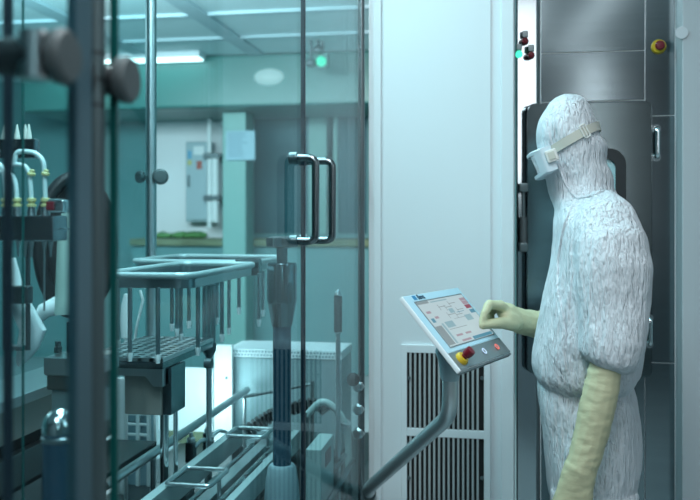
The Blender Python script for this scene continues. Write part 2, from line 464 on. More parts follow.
# long dark latch at left
a = PY(523, 186, STY); b = PY(523.5, 254, STY)
t = thing('door_latch', b, 'long dark steel latch rod on the left edge of the chamber door', 'latch')
MB().cyl(a + Vector((0, -.03, 0)), PY(523.5, 220, STY) + Vector((0, -.03, 0)), .006).build('rod', M['bolt'], t)
MB().cyl(PY(523.5, 217, STY) + Vector((0, -.03, 0)), PY(523.5, 250, STY) + Vector((0, -.03, 0)), .0115).build('barrel', M['clamp_grey'], t)
for v in (188, 247):
    q = PY(523.5, v, STY); MB().box(q + Vector((-.013, -.043, -.014)), q + Vector((.013, .02, .014)), .004).build('bracket', M['bolt'], t)
# indicator lamps
for (u, v, m1, lab) in ((525, 38, 'red', 'unlit dark red indicator lamp, topmost of the three on the steel jamb'),
                        (519, 51, 'green_lamp', 'lit green indicator lamp on the steel jamb'),
                        (531, 52, 'red', 'small red indicator lamp right of the lit green one')):
    q = PY(u, v, STY + .004)
    t = thing('indicator_lamp', q, lab, 'indicator lamp', 'three indicator lamps on the jamb')
    MB().box(q + Vector((-.009, -.016, -.001)), q + Vector((.009, .0, .020)), .003).build('plate', M['panel_strip'], t)
    MB().lathe(q + Vector((0, .0, -.012)), (0, -1, 0), [(0, 0), (.011, 0), (.011, .012), (.009, .02), (0, .023)], 18).build('lens', M[m1], t)
# wall e-stop
q = PY(658.5, 47, STY)
t = thing('emergency_stop', q, 'red mushroom emergency stop on a yellow disc on the steel wall', 'emergency stop')
MB().lathe(q + Vector((0, .001, 0)), (0, -1, 0), [(0, 0), (.022, 0), (.022, .008), (.019, .014), (0, .014)], 30).build('collar', M['yellow'], t)
MB().lathe(q, (0, -1, 0), [(.009, .0141), (.009, .018), (.0135, .020), (.0145, .027), (.011, .032), (0, .033)], 26).build('mushroom_button', M['red'], t)
# round blanking cap on right trim
q = PY(677, 33, CABY - .012)
o = MB().lathe(q + Vector((.012, 0, 0)), (0, -1, 0), [(0, .0), (.018, .0), (.018, .004), (0, .004)], 24).build('blanking_cap', M['grey_paint']); tag(o, 'flat round grey cap on the trim right of the steel wall', 'cap')

# ------------------------------------------------------------------ white equipment cabinet
cL = PY(368, 0, CABY).x; cR = PY(515, 0, CABY).x
C = thing('equipment_cabinet', ((cL + cR) / 2, CABY + .25, 0), 'tall white equipment cabinet with a louvred grille in its front', 'cabinet')
MB().box((cL + .002, CABY, 0.03), (cR, CABY + .26, CEIL - .003), .004).build('body', M['white_paint'], C)
MB().box((cL + .01, CABY + .02, 0), (cR - .005, CABY + .25, .03)).build('plinth', M['bolt'], C)
x0, x1 = xx(383, CABY), xx(491, CABY)
MB().box((x0, CABY - .006, .08), (x1, CABY - .0002, CEIL - .01), .003).build('front_panel', M['white_paint'], C)
MB().box((xx(501, CABY), CABY - .012, .03), (xx(514, CABY), CABY - .0002, CEIL - .004), .004).build('corner_strip', M['white_trim'], C)
MB().box((xx(374, CABY), CABY - .008, .03), (xx(381.5, CABY), CABY - .0002, CEIL - .004), .004).build('corner_strip', M['white_trim'], C)
def zc(v): return PY(450, v, CABY).z
gx0, gx1 = xx(402, CABY), xx(490.5, CABY)
sx0, sx1 = xx(407.5, CABY), xx(484, CABY)
gz1, a1, a0, b1, b0 = zc(345), zc(353), zc(428.5), zc(436.5), zc(512)
gz0 = b0 - .025
gf = MB(); y0, y1 = CABY - .016, CABY - .0061
gf.box((gx0, y0, gz0), (sx0, y1, gz1), .002); gf.box((sx1, y0, gz0), (gx1, y1, gz1), .002)
gf.box((sx0 - .001, y0, a1), (sx1 + .001, y1, gz1), .002); gf.box((sx0 - .001, y0, b1), (sx1 + .001, y1, a0), .002); gf.box((sx0 - .001, y0, gz0), (sx1 + .001, y1, b0), .002)
GR = gf.build('grille_frame', M['white_trim'], C)
MB().box((sx0, CABY - .0075, b0), (sx1, CABY - .0062, a1)).build('grille_backing', M['gap'], GR)
n = 16; fins = MB(); stp = (sx1 - sx0) / n
for k in range(n):
    x = sx0 + stp * (k + .72)
    if k == n - 1: continue
    fins.box((x - stp * .23, CABY - .015, b0), (x + stp * .23, CABY - .0078, a1), .001)
fins.build('louvre_slats', M['slat'], GR)
for (u, v) in ((409, 378), (409, 478), (482, 378), (482, 478)):
    q = PY(u, v, CABY - .016); MB().lathe(q, (0, -1, 0), [(0, 0), (.006, 0), (.005, .004), (0, .004)], 12).build('screw', M['bolt'], GR)

# ------------------------------------------------------------------ machine guard: posts, glass
def post(u, X, r, label, m, clamps, top=CEIL, d=None):
    d = d or dX(u, X); c = P(u, 220, d); c.z = 0
    c.x = X
    t = thing('guard_post', c, label, 'post')
    MB().cyl(c + Z3 * .0, c + Z3 * (top - .002), r, 28).build('pole', M[m], t)
    fo = MB().lathe(c, (0, 0, 1), [(0, 0), (r * 2.2, 0), (r * 2.2, .012), (0, .012)]).build('foot_flange', M[m], t)
    return t, c
# near post with the pair of clamp discs
t, c = post(91.5, GX - .014, .0148, 'thick satin post nearest the camera carrying two round glass clamps', 'post_grey', [])
pz = CAMZ + .153
for dyy in (-.12, .016):
    yb = c.y + dyy
    cl = MB().cyl(Vector((GX - .03, yb, pz)), Vector((GX + .012, yb, pz)), .0185 if dyy < 0 else .016, 26).build('clamp_barrel', M['black'], t)
    MB().lathe(Vector((GX + .0121, yb, pz)), (1, 0, 0), [(0, 0), (.0245, 0), (.026, .003), (.026, .010), (.022, .014), (0, .0145)], 36).build('clamp_disc', M['clamp_grey'], cl)
    if dyy < 0:
        MB().box((c.x - .010, yb, pz - .016), (c.x + .010, c.y, pz + .016), .004).build('clamp_arm', M['steel_dark'], t)
        kx, ky = GX - .006, yb - .006
        MB().cyl((kx, ky, pz - .022), (kx, ky, pz + .022), .0165, 26).build('hinge_knuckle', M['chrome_grey'], t)
        MB().cyl((kx - .12, ky, pz), (kx, ky, pz), .0175, 20).build('hinge_arm', M['black'], t)
for zo in (.026, -.002, -.03):
    MB().lathe(Vector((c.x, c.y, pz + zo - .0015)), (0, 0, 1), [(.0147, 0), (.0152, .0), (.0152, .003), (.0147, .003)], 28).build('seam_ring', M['black'], t)

# far side posts
t, c = post(151, FARX, .0195, 'slim bright steel post at the far side of the machine', 'steel_light', [])
q = P(165, 177, dX(151, FARX))
b_ = MB().cyl(c + Z3 * q.z, Vector((q.x - .02, q.y - .0, q.z)), .008).build('clamp_arm', M['bolt'], t)
MB().lathe(q + Vector((-.012, -.012, 0)), (.45, -1, 0), [(0, -.012), (.02, -.012), (.028, .0), (.028, .012), (.02, .02), (0, .021)], 26).build('clamp_disc', M['clamp_grey'], b_)
q = P(140, 177, dX(151, FARX))
MB().lathe(q + Vector((.010, -.012, 0)), (-.45, -1, 0), [(0, -.012), (.012, -.012), (.022, .0), (.022, .010), (.016, .016), (0, .017)], 26).build('clamp_disc', M['clamp_grey'], b_)
t, cpost = post(364, GX, .0105, 'dark slim post where the glass doors meet the white cabinet', 'steel_dark', [], d=2.615)
q = P(364.5, 175, 2.64)
MB().lathe(q + Vector((-.02, 0, 0)), (1, 0, 0), [(0, 0), (.02, 0), (.026, .004), (.026, .012), (.018, .02), (0, .02)], 26).build('clamp_disc', M['clamp_grey'], t)
for v in (385, 408, 432):
    q = P(360.5, v, 2.63)
    MB().lathe(q, (-.3, -1, 0), [(0, 0), (.012, 0), (.019, .006), (.019, .02), (.012, .027), (0, .027)], 20).build('coupling_knob', M['chrome_grey'], t)
# dark rod (edge seal) at far left
c = P(8, 220, .965)
t = thing('seal_rod', Vector((c.x, c.y, .56)), 'thin dark upright rod at the left edge in front of the filling tubes', 'rod')
MB().cyl((c.x, c.y, .56), (c.x, c.y, CEIL - .002), .0056).build('rod', M['darkblue'], t)
# a slim bright wire-like upright beside it
c = P(23, 220, 1.35)
t = thing('seal_rod', Vector((c.x, c.y, .56)), 'very thin teal upright rod just right of the dark rod', 'rod')
MB().cyl((c.x, c.y, .56), (c.x, c.y, CEIL - .002), .002).build('rod', M['green_edge'], t)

def pane_x(name, y0, y1, X, z0, z1, label, m='glass', th=.008):
    t = thing(name, (X, (y0 + y1) / 2, z0), label, 'glass screen', kind='thing')
    MB().box((X - th / 2, y0 + .0004, z0), (X + th / 2, y1 - .0004, z1)).build('pane', M[m], t, smooth=False)
    return t
ymid = 1.797; yB0 = .882; yC1 = 2.553
gA = pane_x('safety_screen', .05, .785, GX, .56, CEIL - .01, 'tinted glass panel at the left edge, nearest the camera')
gB = pane_x('safety_screen', yB0, ymid - .004, GX, .56, CEIL - .01, 'wide tinted glass door left of the meeting edge with the front pull handle')
gC = pane_x('safety_screen', ymid + .004, yC1, GX, .56, CEIL - .01, 'narrow looking tinted glass door beside the white cabinet')
MB().box((GX - .0045, yB0 - .004, .56), (GX + .0045, yB0, CEIL - .01)).build('edge', M['green_edge'], gB)
MB().box((GX - .0045, ymid - .004, .56), (GX + .0045, ymid - .0005, CEIL - .01)).build('edge_seal', M['darkblue'], gB)
MB().box((GX - .0045, ymid + .001, .56), (GX + .0045, ymid + .004, CEIL - .01)).build('edge_seal', M['darkblue'], gC)
gD = pane_x('safety_screen', .9, 2.82, FARX, .56, CEIL - .01, 'tinted glass panel closing the far side of the machine', 'glass_far')
MB().box((GX - .006, .786, .56), (GX + .006, .818, CEIL - .01), .002).build('edge_strip', M['slate'], gA)
# U handles
def uhandle(y, za, zb, out, parent, r=.0083):
    a = Vector((GX - .02, y, za)); b = Vector((GX - .02, y, zb)); s_ = Vector((out + .02, 0, 0))
    h = MB().tube(bend([a, a + s_, b + s_, b], .016), r, 14).build('pull_handle', M['handle'], parent)
    for q in (a, b):
        MB().lathe(Vector((GX - .024, y, q.z)), (1, 0, 0), [(0, 0), (.011, 0), (.013, .003), (.013, .018), (0, .019)], 18).build('rosette', M['bolt'], h)
yh = PX(300, 157, GX).y
uhandle(yh, PX(300, 158, GX).z, PX(300, 241, GX).z, .034, gB)
yh2 = ymid + .065
d2_ = yh2 / F.y
uhandle(yh2, PX(312, 162, GX).z, PX(312, 240, GX).z, .052, gC)

# ------------------------------------------------------------------ machine base
tb = thing('machine_bed', (-.83, 1.9, 0), 'dark steel machine bed under the whole filling line', 'machine bed')
MB().box((-1.17, .25, 0), (-.475, 2.58, .50), .01).build('plinth', M['steel_dark'], tb)
MB().box((-1.195, .02, .50), (-.457, 2.59, .555), .006).build('deck', M['dark_plate'], tb)
MB().box((-1.195, 2.59, .0), (-.457, 3.35, .555), .006).build('rear_deck', M['dark_plate'], tb)

# stepped beam at lower left
t = thing('machine_beam', (-1.14, 1.75, .555), 'stepped steel machine beam running back at the lower left', 'beam', kind='thing')
MB().box((-1.20, 1.2, .985), (-1.05, 2.25, 1.01), .004).build('ledge', M['steel_light'], t)
MB().box((-1.20, 1.2, .905), (-1.07, 2.25, .985), .004).build('side_plate', M['steel_brown'], t)
MB().box((-1.20, 1.2, .875), (-1.085, 2.25, .905)).build('gap_strip', M['gap'], t)
MB().box((-1.20, 1.2, .80), (-1.065, 2.25, .875), .004).build('lower_plate', M['steel_dark'], t)
MB().box((-1.20, 1.25, .555), (-1.10, 2.2, .80)).build('foot', M['dark_plate'], t)
MB().box((-1.064, 1.35, .77), (-.925, 2.2, .795), .003).build('shelf_plate', M['dark_plate'], t)
# block platform
t = thing('support_block', (-.86, 1.8, .795), 'steel support block with a small nut on top beside the near post', 'block')
a = P(43, 356, 1.72); b = P(98, 356, 1.72)
MB().box((a.x, a.y - .0, 1.085), (b.x, a.y + .12, 1.122), .004).build('top_plate', M['steel_light'], t)
MB().box((a.x + .004, a.y + .006, 1.055), (b.x - .004, a.y + .115, 1.085), .003).build('mid_plate', M['steel_dark'], t)
MB().box((a.x + .01, a.y + .014, .98), (b.x - .008, a.y + .11, 1.055), .003).build('body', M['housing'], t)
MB().box((a.x + .05, a.y + .04, .795), (b.x - .02, a.y + .10, .98), .003).build('pedestal', M['steel_dark'], t)
q = P(58, 353, 1.78)
MB().lathe(Vector((q.x, q.y, 1.122)), (0, 0, 1), [(0, 0), (.008, 0), (.008, .012), (.006, .014), (.006, .024), (0, .025)], 6).build('nut', M['bolt'], t)
MB().lathe(Vector((q.x + .03, q.y + .02, 1.122)), (0, 0, 1), [(0, 0), (.006, 0), (.006, .016), (0, .017)], 8).build('nut', M['chrome_grey'], t)

# domed canister
c = P(59, 410, 1.22); zb = .555
t = thing('domed_cylinder', Vector((c.x, c.y, zb)), 'dark cylinder with a shiny domed chrome cap at lower left', 'cylinder')
MB().cyl(Vector((c.x, c.y, zb)), Vector((c.x, c.y, c.z - .032)), .0235, 30).build('body', M['blue_tube'], t)
MB().lathe(Vector((c.x, c.y, c.z - .032)), (0, 0, 1), [(.0, 0), (.0235, 0), (.0235, .009), (.022, .016), (.0185, .024), (.0125, .030), (.006, .033), (0, .034)], 30).build('cap', M['chrome'], t)
MB().lathe(Vector((c.x, c.y, c.z - .044)), (0, 0, 1), [(.0234, 0), (.0245, .001), (.0245, .007), (.0234, .008)], 30).build('ring', M['chrome_grey'], t)

# ------------------------------------------------------------------ filling head at upper left
t = thing('filling_head', P(20, 240, 1.55), 'filling head bar with white hoses and yellow fittings at upper left', 'filling head')
dF = 1.55
a = P(-60, 217, dF); b = P(59.5, 217, dF); zt = P(0, 215.5, dF).z; zb = P(0, 241, dF).z
MB().box((a.x, b.y - .022, zb), (b.x, b.y + .03, zt), .004).build('nozzle_bar', M['steel'], t)
yb = b.y - .001
hoses = ((45.5, 150, 10), (30, 163, 4), (14, 170, -14), (1, 160, -26))
for i, (u, vtop, ue) in enumerate(hoses):
    s0 = P(u - 1, 214, dF); s0.y = yb; s1 = P(u - 1.2, 196, dF); s1.y = yb
    pk = P((u + ue) / 2 + 5, vtop + 2, dF); pk.y = yb + .01
    e = P(ue, vtop + 12, dF); e.y = yb + .03
    pts = bend([s0, s1, P(u - 3, vtop + 10, dF) * 1.0, pk, P(ue + 2, vtop + 0, dF), e], .06, 6)
    for p_ in pts: p_.y = yb + .02 * 0
    MB().tube(pts, .0042, 10).build('filling_hose', M['tube'], t)
    bs = Vector((s0.x, yb, zt))
    ft = MB().lathe(bs, (0, 0, 1), [(0, 0), (.008, 0), (.008, .012), (.006, .013), (.006, .016)], 16).build('socket', M['chrome_grey'], t)
    MB().lathe(bs + Z3 * .0162, (0, 0, 1), [(0, 0), (.0085, 0), (.0085, .004), (.006, .005), (.006, .009), (.0085, .010), (.0085, .015), (.005, .016), (0, .016)], 16).build('fitting', M['pale_yellow'], ft)
    q = P(u - 1.5, 175, dF); q.y = yb
    if i < 2: MB().lathe(q, (.25, 0, 1), [(0, 0), (.0075, 0), (.0075, .004), (.005, .006), (.005, .010), (0, .011)], 12).build('hose_clip', M['pale_yellow'], t)
for u in (5, 14, 22, 29, 43, 50):
    q0 = P(u, 240, dF); q1 = P(u, 246 if u != 43 else 300, dF); q0.y = q1.y = yb
    nd = MB().tube([Vector((q0.x, yb, zb)), Vector((q0.x, yb, q0.z - .018)), Vector((q1.x, yb, q1.z - .02))], [.005, .0022, .0018], 8).build('needle', M['chrome_grey'], t)
# little red cell at bar end
q = P(52, 206, dF - .02)
bx = MB().box(q + Vector((-.012, -.0, -.013)), q + Vector((.022, .03, .013)), .006).build('sensor_cell', M['chrome'], t)
MB().box(q + Vector((-.010, -.004, -.008)), q + Vector((.005, -.0003, .008)), .003).build('sensor_window', M['red'], bx)
q = P(60, 228, dF)
MB().tube([q + Vector((-.01, .01, 0)), q + Vector((.012, .01, -.002))], .0022, 8).build('pin', M['chrome'], t)
MB().cyl(Vector((a.x + .03, b.y + .005, zt - .001)), Vector((a.x + .03, b.y + .005, CEIL)), .012).build('hanger_rod', M['steel_dark'], t)
# upper plate with cone tips
dU = 1.75
t = thing('nozzle_plate', P(20, 160, dU), 'grey plate with small white cone tips above the filling hoses', 'plate')
a = P(-50, 139, dU); b = P(37.5, 158.5, dU)
MB().box((a.x, b.y - .012, b.z), (b.x, b.y + .012, a.z), .003).build('plate', M['steel'], t)
for u, v in ((-8, 136), (0.5, 134), (15, 134), (24, 136.5), (28, 137)):
    q = P(u, 139, dU); q.y = b.y
    tp = MB().lathe(Vector((q.x, q.y, a.z)), (0, 0, 1), [(0, 0), (.006, 0), (.0055, .008), (0.0015, .030), (0, .031)], 14).build('cone_tip', M['cone'], t)
MB().cyl(Vector((a.x + .01, b.y, a.z - .01)), Vector((a.x + .01, b.y, CEIL)), .01).build('hanger_rod', M['steel_dark'], t)

# black ring and white gauntlet of the glove port
dG = 1.78
t = thing('glove_port', P(70, 250, dG), 'black oval glove port with a pale sleeve hanging down behind the near post', 'glove port')
gp = P(76, 245, dG)
rg = MB(); rr = []
for i in range(40):
    ang = 2 * PI * i / 40
    rr.append(gp + R * (.066 * math.cos(ang)) + UP * (.142 * math.sin(ang)) + F * (.03 * math.cos(ang)))
rg.tube(rr, .014, 12, True); rg.build('port_ring', M['black'], t)
rg = MB(); rg.loft([[gp + (p - gp) * .95 + F * .03 for p in rr], [gp + (p - gp) * .95 + F * .045 for p in rr]])
rg.build('port_lining', M['black'], t)
sv = MB(); rings = []
for (u, v, wu, wd) in ((71, 203, 7, .02), (68.5, 235, 10, .025), (67, 270, 10, .025), (66, 300, 10, .025), (63, 314, 8, .02)):
    cc = P(u, v, dG - .065)
    rings.append([cc + R * (wu * dG / FOC * math.cos(2 * PI * j / 20)) + F * (wd * math.sin(2 * PI * j / 20)) for j in range(20)])
sv.loft(rings); sv.build('sleeve', M['sleeve_green'], t)
hd = MB()
hd.tube([P(70, 304, dG - .05), P(56, 306, dG - .06), P(44, 311, dG - .06), P(36, 322, dG - .06)], [.022, .019, .016, .008], 14)
hd.build('gauntlet_hand', M['sleeve_white'], t)
wd = P(76, 330, dG + .02)
MB().cyl(P(72, 322, dG + .0), Vector((P(72, 322, dG).x, P(72, 322, dG).y, 1.1235)), .011).build('port_stem', M['black'], t)
# second white gauntlet held in a clamp
dS = 1.66
t = thing('hanging_gauntlet', P(30, 365, dS), 'bright white gauntlet sleeve hanging below the filling needles', 'gauntlet')
sv = MB(); rings = []
for (u, v, wu, wd) in ((13, 258, 2, .01), (13, 272, 6, .015), (14, 290, 9, .02), (24, 312, 12, .02), (33, 330, 13, .02), (28, 348, 11, .018), (22, 361, 6, .012), (20, 366, 2, .006)):
    cc = P(u, v, dS)
    rings.append([cc + R * (wu * dS / FOC * math.cos(2 * PI * j / 20)) + F * (wd * math.sin(2 * PI * j / 20)) for j in range(20)])
sv.loft(rings); sv.build('sleeve', M['sleeve_white'], t)
a = P(4, 286, dS - .06); b = P(30, 304, dS - .06)
MB().box((a.x, a.y, b.z), (b.x, a.y + .022, a.z), .004).build('clamp_bar', M['steel_dark'], t)
for u in (5, 28):
    q0 = P(u, 205, dS - .04); q1 = P(u, 350, dS - .04)
    MB().cyl(Vector((q0.x, q0.y, q1.z)), Vector((q0.x, q0.y, P(0, 241, 1.55).z - .001)), .0045).build('hanger_rod', M['steel_dark'], t)
MB().box(P(4, 346, dS - .05), P(30, 349, dS - .03), .002).build('cross_pin', M['bolt'], t)

# ------------------------------------------------------------------ tray carriers with hanging rods
def carrier(X0, X1, Y0, Y1, zt, label, rods, col):
    t = thing('tray_carrier', ((X0 + X1) / 2, (Y0 + Y1) / 2, zt - .03), label, 'tray carrier', 'looped rail carriers with hanging rods')
    c = Vector(((X0 + X1) / 2, (Y0 + Y1) / 2, zt))
    lp = rrect(c, X3, Y3, X1 - X0, Y1 - Y0, .04, 8)
    MB().tube(lp, .0085, 12, True).build('upper_rail', M['rail_paint'], t)
    lp2 = rrect(c - Z3 * .02, X3, Y3, X1 - X0 - .004, Y1 - Y0 - .004, .04, 8)
    b = MB(); out = [p for p in lp2]; inn = rrect(c - Z3 * .02, X3, Y3, X1 - X0 - .026, Y1 - Y0 - .026, .03, 8)
    h = Z3 * .016
    b.loft([[p - h * .6 for p in out], [p + h for p in out], [p + h for p in inn], [p - h * .6 for p in inn]], closed=True)
    b.build('lower_band', M['chrome_grey'], t)
    for (x, y, L) in rods:
        p = Vector((x, y, zt - .025))
        rd = MB().cyl(p, p - Z3 * L, .0055, 14).build('hanging_rod', M['chrome_grey'], t)
        MB().lathe(p - Z3 * L, (0, 0, -1), [(.0, -.001), (.0068, 0), (.0068, .010), (.0052, .014), (.0052, .02), (0, .021)], 14).build('rod_tip', M['plastic_white'], rd)
    return t
nx0, nx1, ny0, ny1, nz = -.95, -.715, 1.90, 2.44, 1.268
def rodpt(u, v1, d): 
    q = P(u, 280, d); return (q.x, q.y, nz - .056 - P(u, v1, d).z)
rods = [rodpt(130, 366, 1.97), rodpt(158, 368, 1.985), rodpt(118, 352, 2.2), rodpt(172, 335, 2.33), rodpt(177, 340, 2.34), rodpt(181, 345, 2.36),
        rodpt(189, 332, 2.38), rodpt(198, 360, 2.1), rodpt(222, 346, 2.27)]
carrier(nx0, nx1, ny0, ny1, nz, 'nearer steel loop carrier with long rods over the perforated tray', rods, None)
# drive column under near carrier
fx0, fx1, fy0, fy1 = -1.16, -.745, 2.55, 2.95
def rodpt2(u, v1, d):
    q = P(u, 280, d); return (q.x, q.y, nz - .056 - P(u, v1, d).z)
rods = [rodpt2(217, 328, 2.52), rodpt2(239, 318, 2.5), rodpt2(259, 330, 2.5), rodpt2(263, 320, 2.62), rodpt2(229, 338, 2.56)]
ft = carrier(fx0, fx1, fy0, fy1, nz, 'farther steel loop carrier with short white tipped rods', rods, None)
a = PY(236, 264, fy0)
MB().box((a.x, fy0 - .012, nz - .040), (fx1 + .012, fy0 + .02, nz + .010), .003).build('end_block', M['steel'], ft)
# lift column between
c = P(209, 300, 2.5)
t = thing('lift_column', Vector((c.x, c.y, .555)), 'grooved steel lift column under the near carrier corner', 'column', kind='thing')
for dx in (-.014, 0, .014):
    MB().cyl(Vector((c.x + dx, c.y, P(209, 345, 2.5).z)), Vector((c.x + dx, c.y, nz - .035)), .0062).build('guide_rod', M['chrome_grey'], t)
MB().box((c.x - .026, c.y - .02, nz - .062), (c.x + .028, c.y + .02, nz - .032), .006).build('collar', M['housing'], t)
MB().lathe(Vector((c.x, c.y, P(209, 358, 2.5).z)), (0, 0, 1), [(0, 0), (.008, 0), (.020, .02), (.022, .04), (.018, .05), (0, .05)], 20).build('bush', M['bolt'], t)
MB().cyl(Vector((c.x, c.y, .555)), Vector((c.x, c.y, P(209, 356, 2.5).z)), .0085).build('shaft', M['steel_light'], t)

# perforated platform
px0, px1, py0, py1 = -1.04, -.825, 2.0, 2.38
zt = 1.056; cell = .030
t = thing('perforated_tray', ((px0 + px1) / 2, (py0 + py1) / 2, 1.02), 'steel tray plate with rows of square holes under the near carrier', 'tray')
pb = MB(); pb.box((px0, py0, zt - .028), (px1, py1, zt - .010), .002)
pb.build('plate', M['steel'], t)
pb = MB()
nxx = int((px1 - px0) / cell); nyy = int((py1 - py0) / cell)
sx_, sy_ = (px1 - px0) / nxx, (py1 - py0) / nyy
for i in range(nxx + 1): pb.box((px0 + i * sx_ - .005 if i else px0, py0, zt - .0099), (px0 + i * sx_ + .005 if i < nxx else px1, py1, zt))
for j in range(nyy + 1): pb.box((px0, py0 + j * sy_ - .005 if j else py0, zt - .0098), (px1, py0 + j * sy_ + .005 if j < nyy else py1, zt - .0002))
pb.build('hole_grid', M['steel_light'], t)
br = MB()
zz1 = zt - .0282
br.prism([Vector((px0, py0 + .01, zz1)), Vector((px1 - .005, py0 + .01, zz1)), Vector((px1 - .005, py0 + .01, zz1 - .045)), Vector((px1 - .03, py0 + .01, zz1 - .045)), Vector((px1 - .05, py0 + .01, zz1 - .02)), Vector((px0, py0 + .01, zz1 - .02))], (0, .02, 0))
br.build('bracket', M['steel_light'], t)
a = P(131, 380, 2.12)
MB().box((px1 - .118, py0 + .035, .905), (px1 - .018, py0 + .17, zz1 - .021), .003).build('motor_block', M['steel_brown'], t)
MB().box((px1 - .0178, py0 + .04, .905), (px1 + .006, py0 + .14, zz1 - .001), .003).build('motor_cover', M['steel'], t)
for q in (P(160, 405, 2.3),):
    MB().cyl(Vector((px1 - .037, py0 + .10, .555)), Vector((px1 - .037, py0 + .10, .905)), .011).build('column', M['chrome'], t)
    MB().cyl(Vector((px1 - .018, py0 + .13, .555)), Vector((px1 - .018, py0 + .13, .905)), .006).build('column', M['chrome'], t)
MB().lathe(Vector((px1 + .01, py1 - .1, zz1 - .03)), (1, 0, 0), [(0, 0), (.014, 0), (.014, .02), (0, .021)], 14).build('bolt_head', M['bolt'], t)
# white hose pieces behind tray rods
t = tag(MB().tube([P(140, 290, 2.5), P(143, 300, 2.5), P(137, 325, 2.5), P(134, 345, 2.5)], .004, 10).build('white_hose', M['plastic_white']), 'thin slanting white hose behind the near carrier rods', 'hose')
sv = MB(); rings = []
for (u, v, wu) in ((126, 294, 2), (125, 306, 4), (125, 322, 5), (126, 338, 5)):
    cc = P(u, v, 2.52); rings.append([cc + R * (wu * 2.52 / FOC * math.cos(2 * PI * j / 14)) + F * (.008 * math.sin(2 * PI * j / 14)) for j in range(14)])
sv.loft(rings); q = P(126, 338, 2.52); sv.cyl(Vector((q.x, q.y, .555)), q + Z3 * .003, .006)
tag(sv.build('white_sheath', M['plastic_white']), 'short bright white sheath standing behind the tray rods', 'sheath')

# ------------------------------------------------------------------ bollard with star knob
c = P(282, 300, 2.17); c.z = 0
t = thing('guide_bollard', Vector((c.x, c.y, .555)), 'upright bollard with star knob, steel collar and blue tube', 'bollard')
def zq(v, d=2.17): return P(282, v, d).z
MB().lathe(c + Z3 * zq(326), (0, 0, 1), [(.0, 0), (.026, 0), (.036, zq(304) - zq(326)), (.0385, zq(300) - zq(326)), (.0385, zq(266) - zq(326)), (.036, zq(263) - zq(326)), (0, zq(263) - zq(326))], 36).build('collar', M['collar_steel'], t)
MB().cyl(c + Z3 * zq(468), c + Z3 * zq(325), .0235, 30).build('tube', M['blue_tube'], t)
MB().lathe(c + Z3 * .555, (0, 0, 1), [(0, 0), (.046, 0), (.046, .12), (.042, zq(480) - .555), (.036, zq(467) - .555), (.030, zq(464) - .555), (0, zq(464) - .555)], 32).build('base', M['base_cone'], t)
kn = MB().cyl(c + Z3 * zq(263), c + Z3 * (zq(246)), .014, 20).build('knob_stem', M['bolt'], t)
k = MB(); rings = []
for (f_, h) in ((.4, 0), (.93, .004), (1, .014), (.95, .026), (.6, .030)):
    rings.append([c + Z3 * (zq(248) + h) + Vector((math.cos(2 * PI * j / 56), math.sin(2 * PI * j / 56), 0)) * (.036 + .006 * math.cos(7 * 2 * PI * j / 56)) * f_ for j in range(56)])
k.loft(rings); k.build('star_knob', M['steel_dark'], t)

# ------------------------------------------------------------------ conveyor
t = thing('conveyor', (-.71, 2.0, .555), 'steel conveyor track running back between two rails', 'conveyor')
zc_ = .75
MB().box((-.824, 1.15, zc_ - .06), (-.798, 2.58, zc_), .003).build('side_rail', M['rail_paint'], t)
MB().box((-.634, 1.15, zc_ - .06), (-.612, 2.58, zc_ - .004), .003).build('side_rail', M['rail_paint'], t)
MB().box((-.796, 1.15, zc_ - .10), (-.633, 2.58, zc_ - .085)).build('bed', M['dark_plate'], t)
MB().box((-.735, 1.2, zc_ - .0849), (-.70, 2.58, zc_ - .035), .004).build('centre_guide', M['steel_light'], t)
MB().cyl((-.675, 1.2, zc_ - .04), (-.675, 2.57, zc_ - .04), .008).build('guide_rod', M['chrome_grey'], t)
MB().cyl((-.765, 1.2, zc_ - .055), (-.765, 2.57, zc_ - .055), .006).build('guide_rod', M['chrome_grey'], t)
for y in (1.4, 2.1, 2.55):
    for x in (-.806, -.623):
        MB().box((x - .012, y - .02, .556), (x + .012, y + .02, zc_ - .06)).build('leg', M['steel_dark'], t)
for y in (1.75, 1.95, 2.15, 2.35):
    b = MB().lathe(Vector((-.655, y, zc_ - .085)), (0, 0, 1), [(0, 0), (.01, 0), (.01, .03), (.014, .033), (.014, .05), (.006, .055), (.006, .07), (0, .07)], 14).build('roller_pin', M['chrome_grey'], t)
# carrier frames
for lab, (u0, v0), (u1, v1) in (('nearer square wire frame across the conveyor', (165, 484), (193, 468)), ('farther square wire frame across the conveyor', (234, 436), (248, 428))):
    zf = zc_ + .008
    d0 = (CAMZ - zf) * FOC / (v0 - 220); d1 = (CAMZ - zf) * FOC / (v1 - 220)
    y0 = P(u0, v0, d0).y; y1 = P(u1, v1, d1).y
    x0, x1 = -.80, -.688
    lp = rrect(Vector(((x0 + x1) / 2, (y0 + y1) / 2, zf)), X3, Y3, x1 - x0, y1 - y0, .012, 4)
    tr = thing('carrier_frame', ((x0 + x1) / 2, (y0 + y1) / 2, zc_), lab, 'wire frame', 'wire frames on the conveyor')
    MB().tube(lp, .006, 10, True).build('wire_loop', M['steel_light'], tr)
    MB().cyl(Vector((x1, (y0 + y1) / 2, zf)), Vector((x1 , (y0 + y1) / 2, zc_ - .06)), .005).build('stem', M['chrome_grey'], tr)
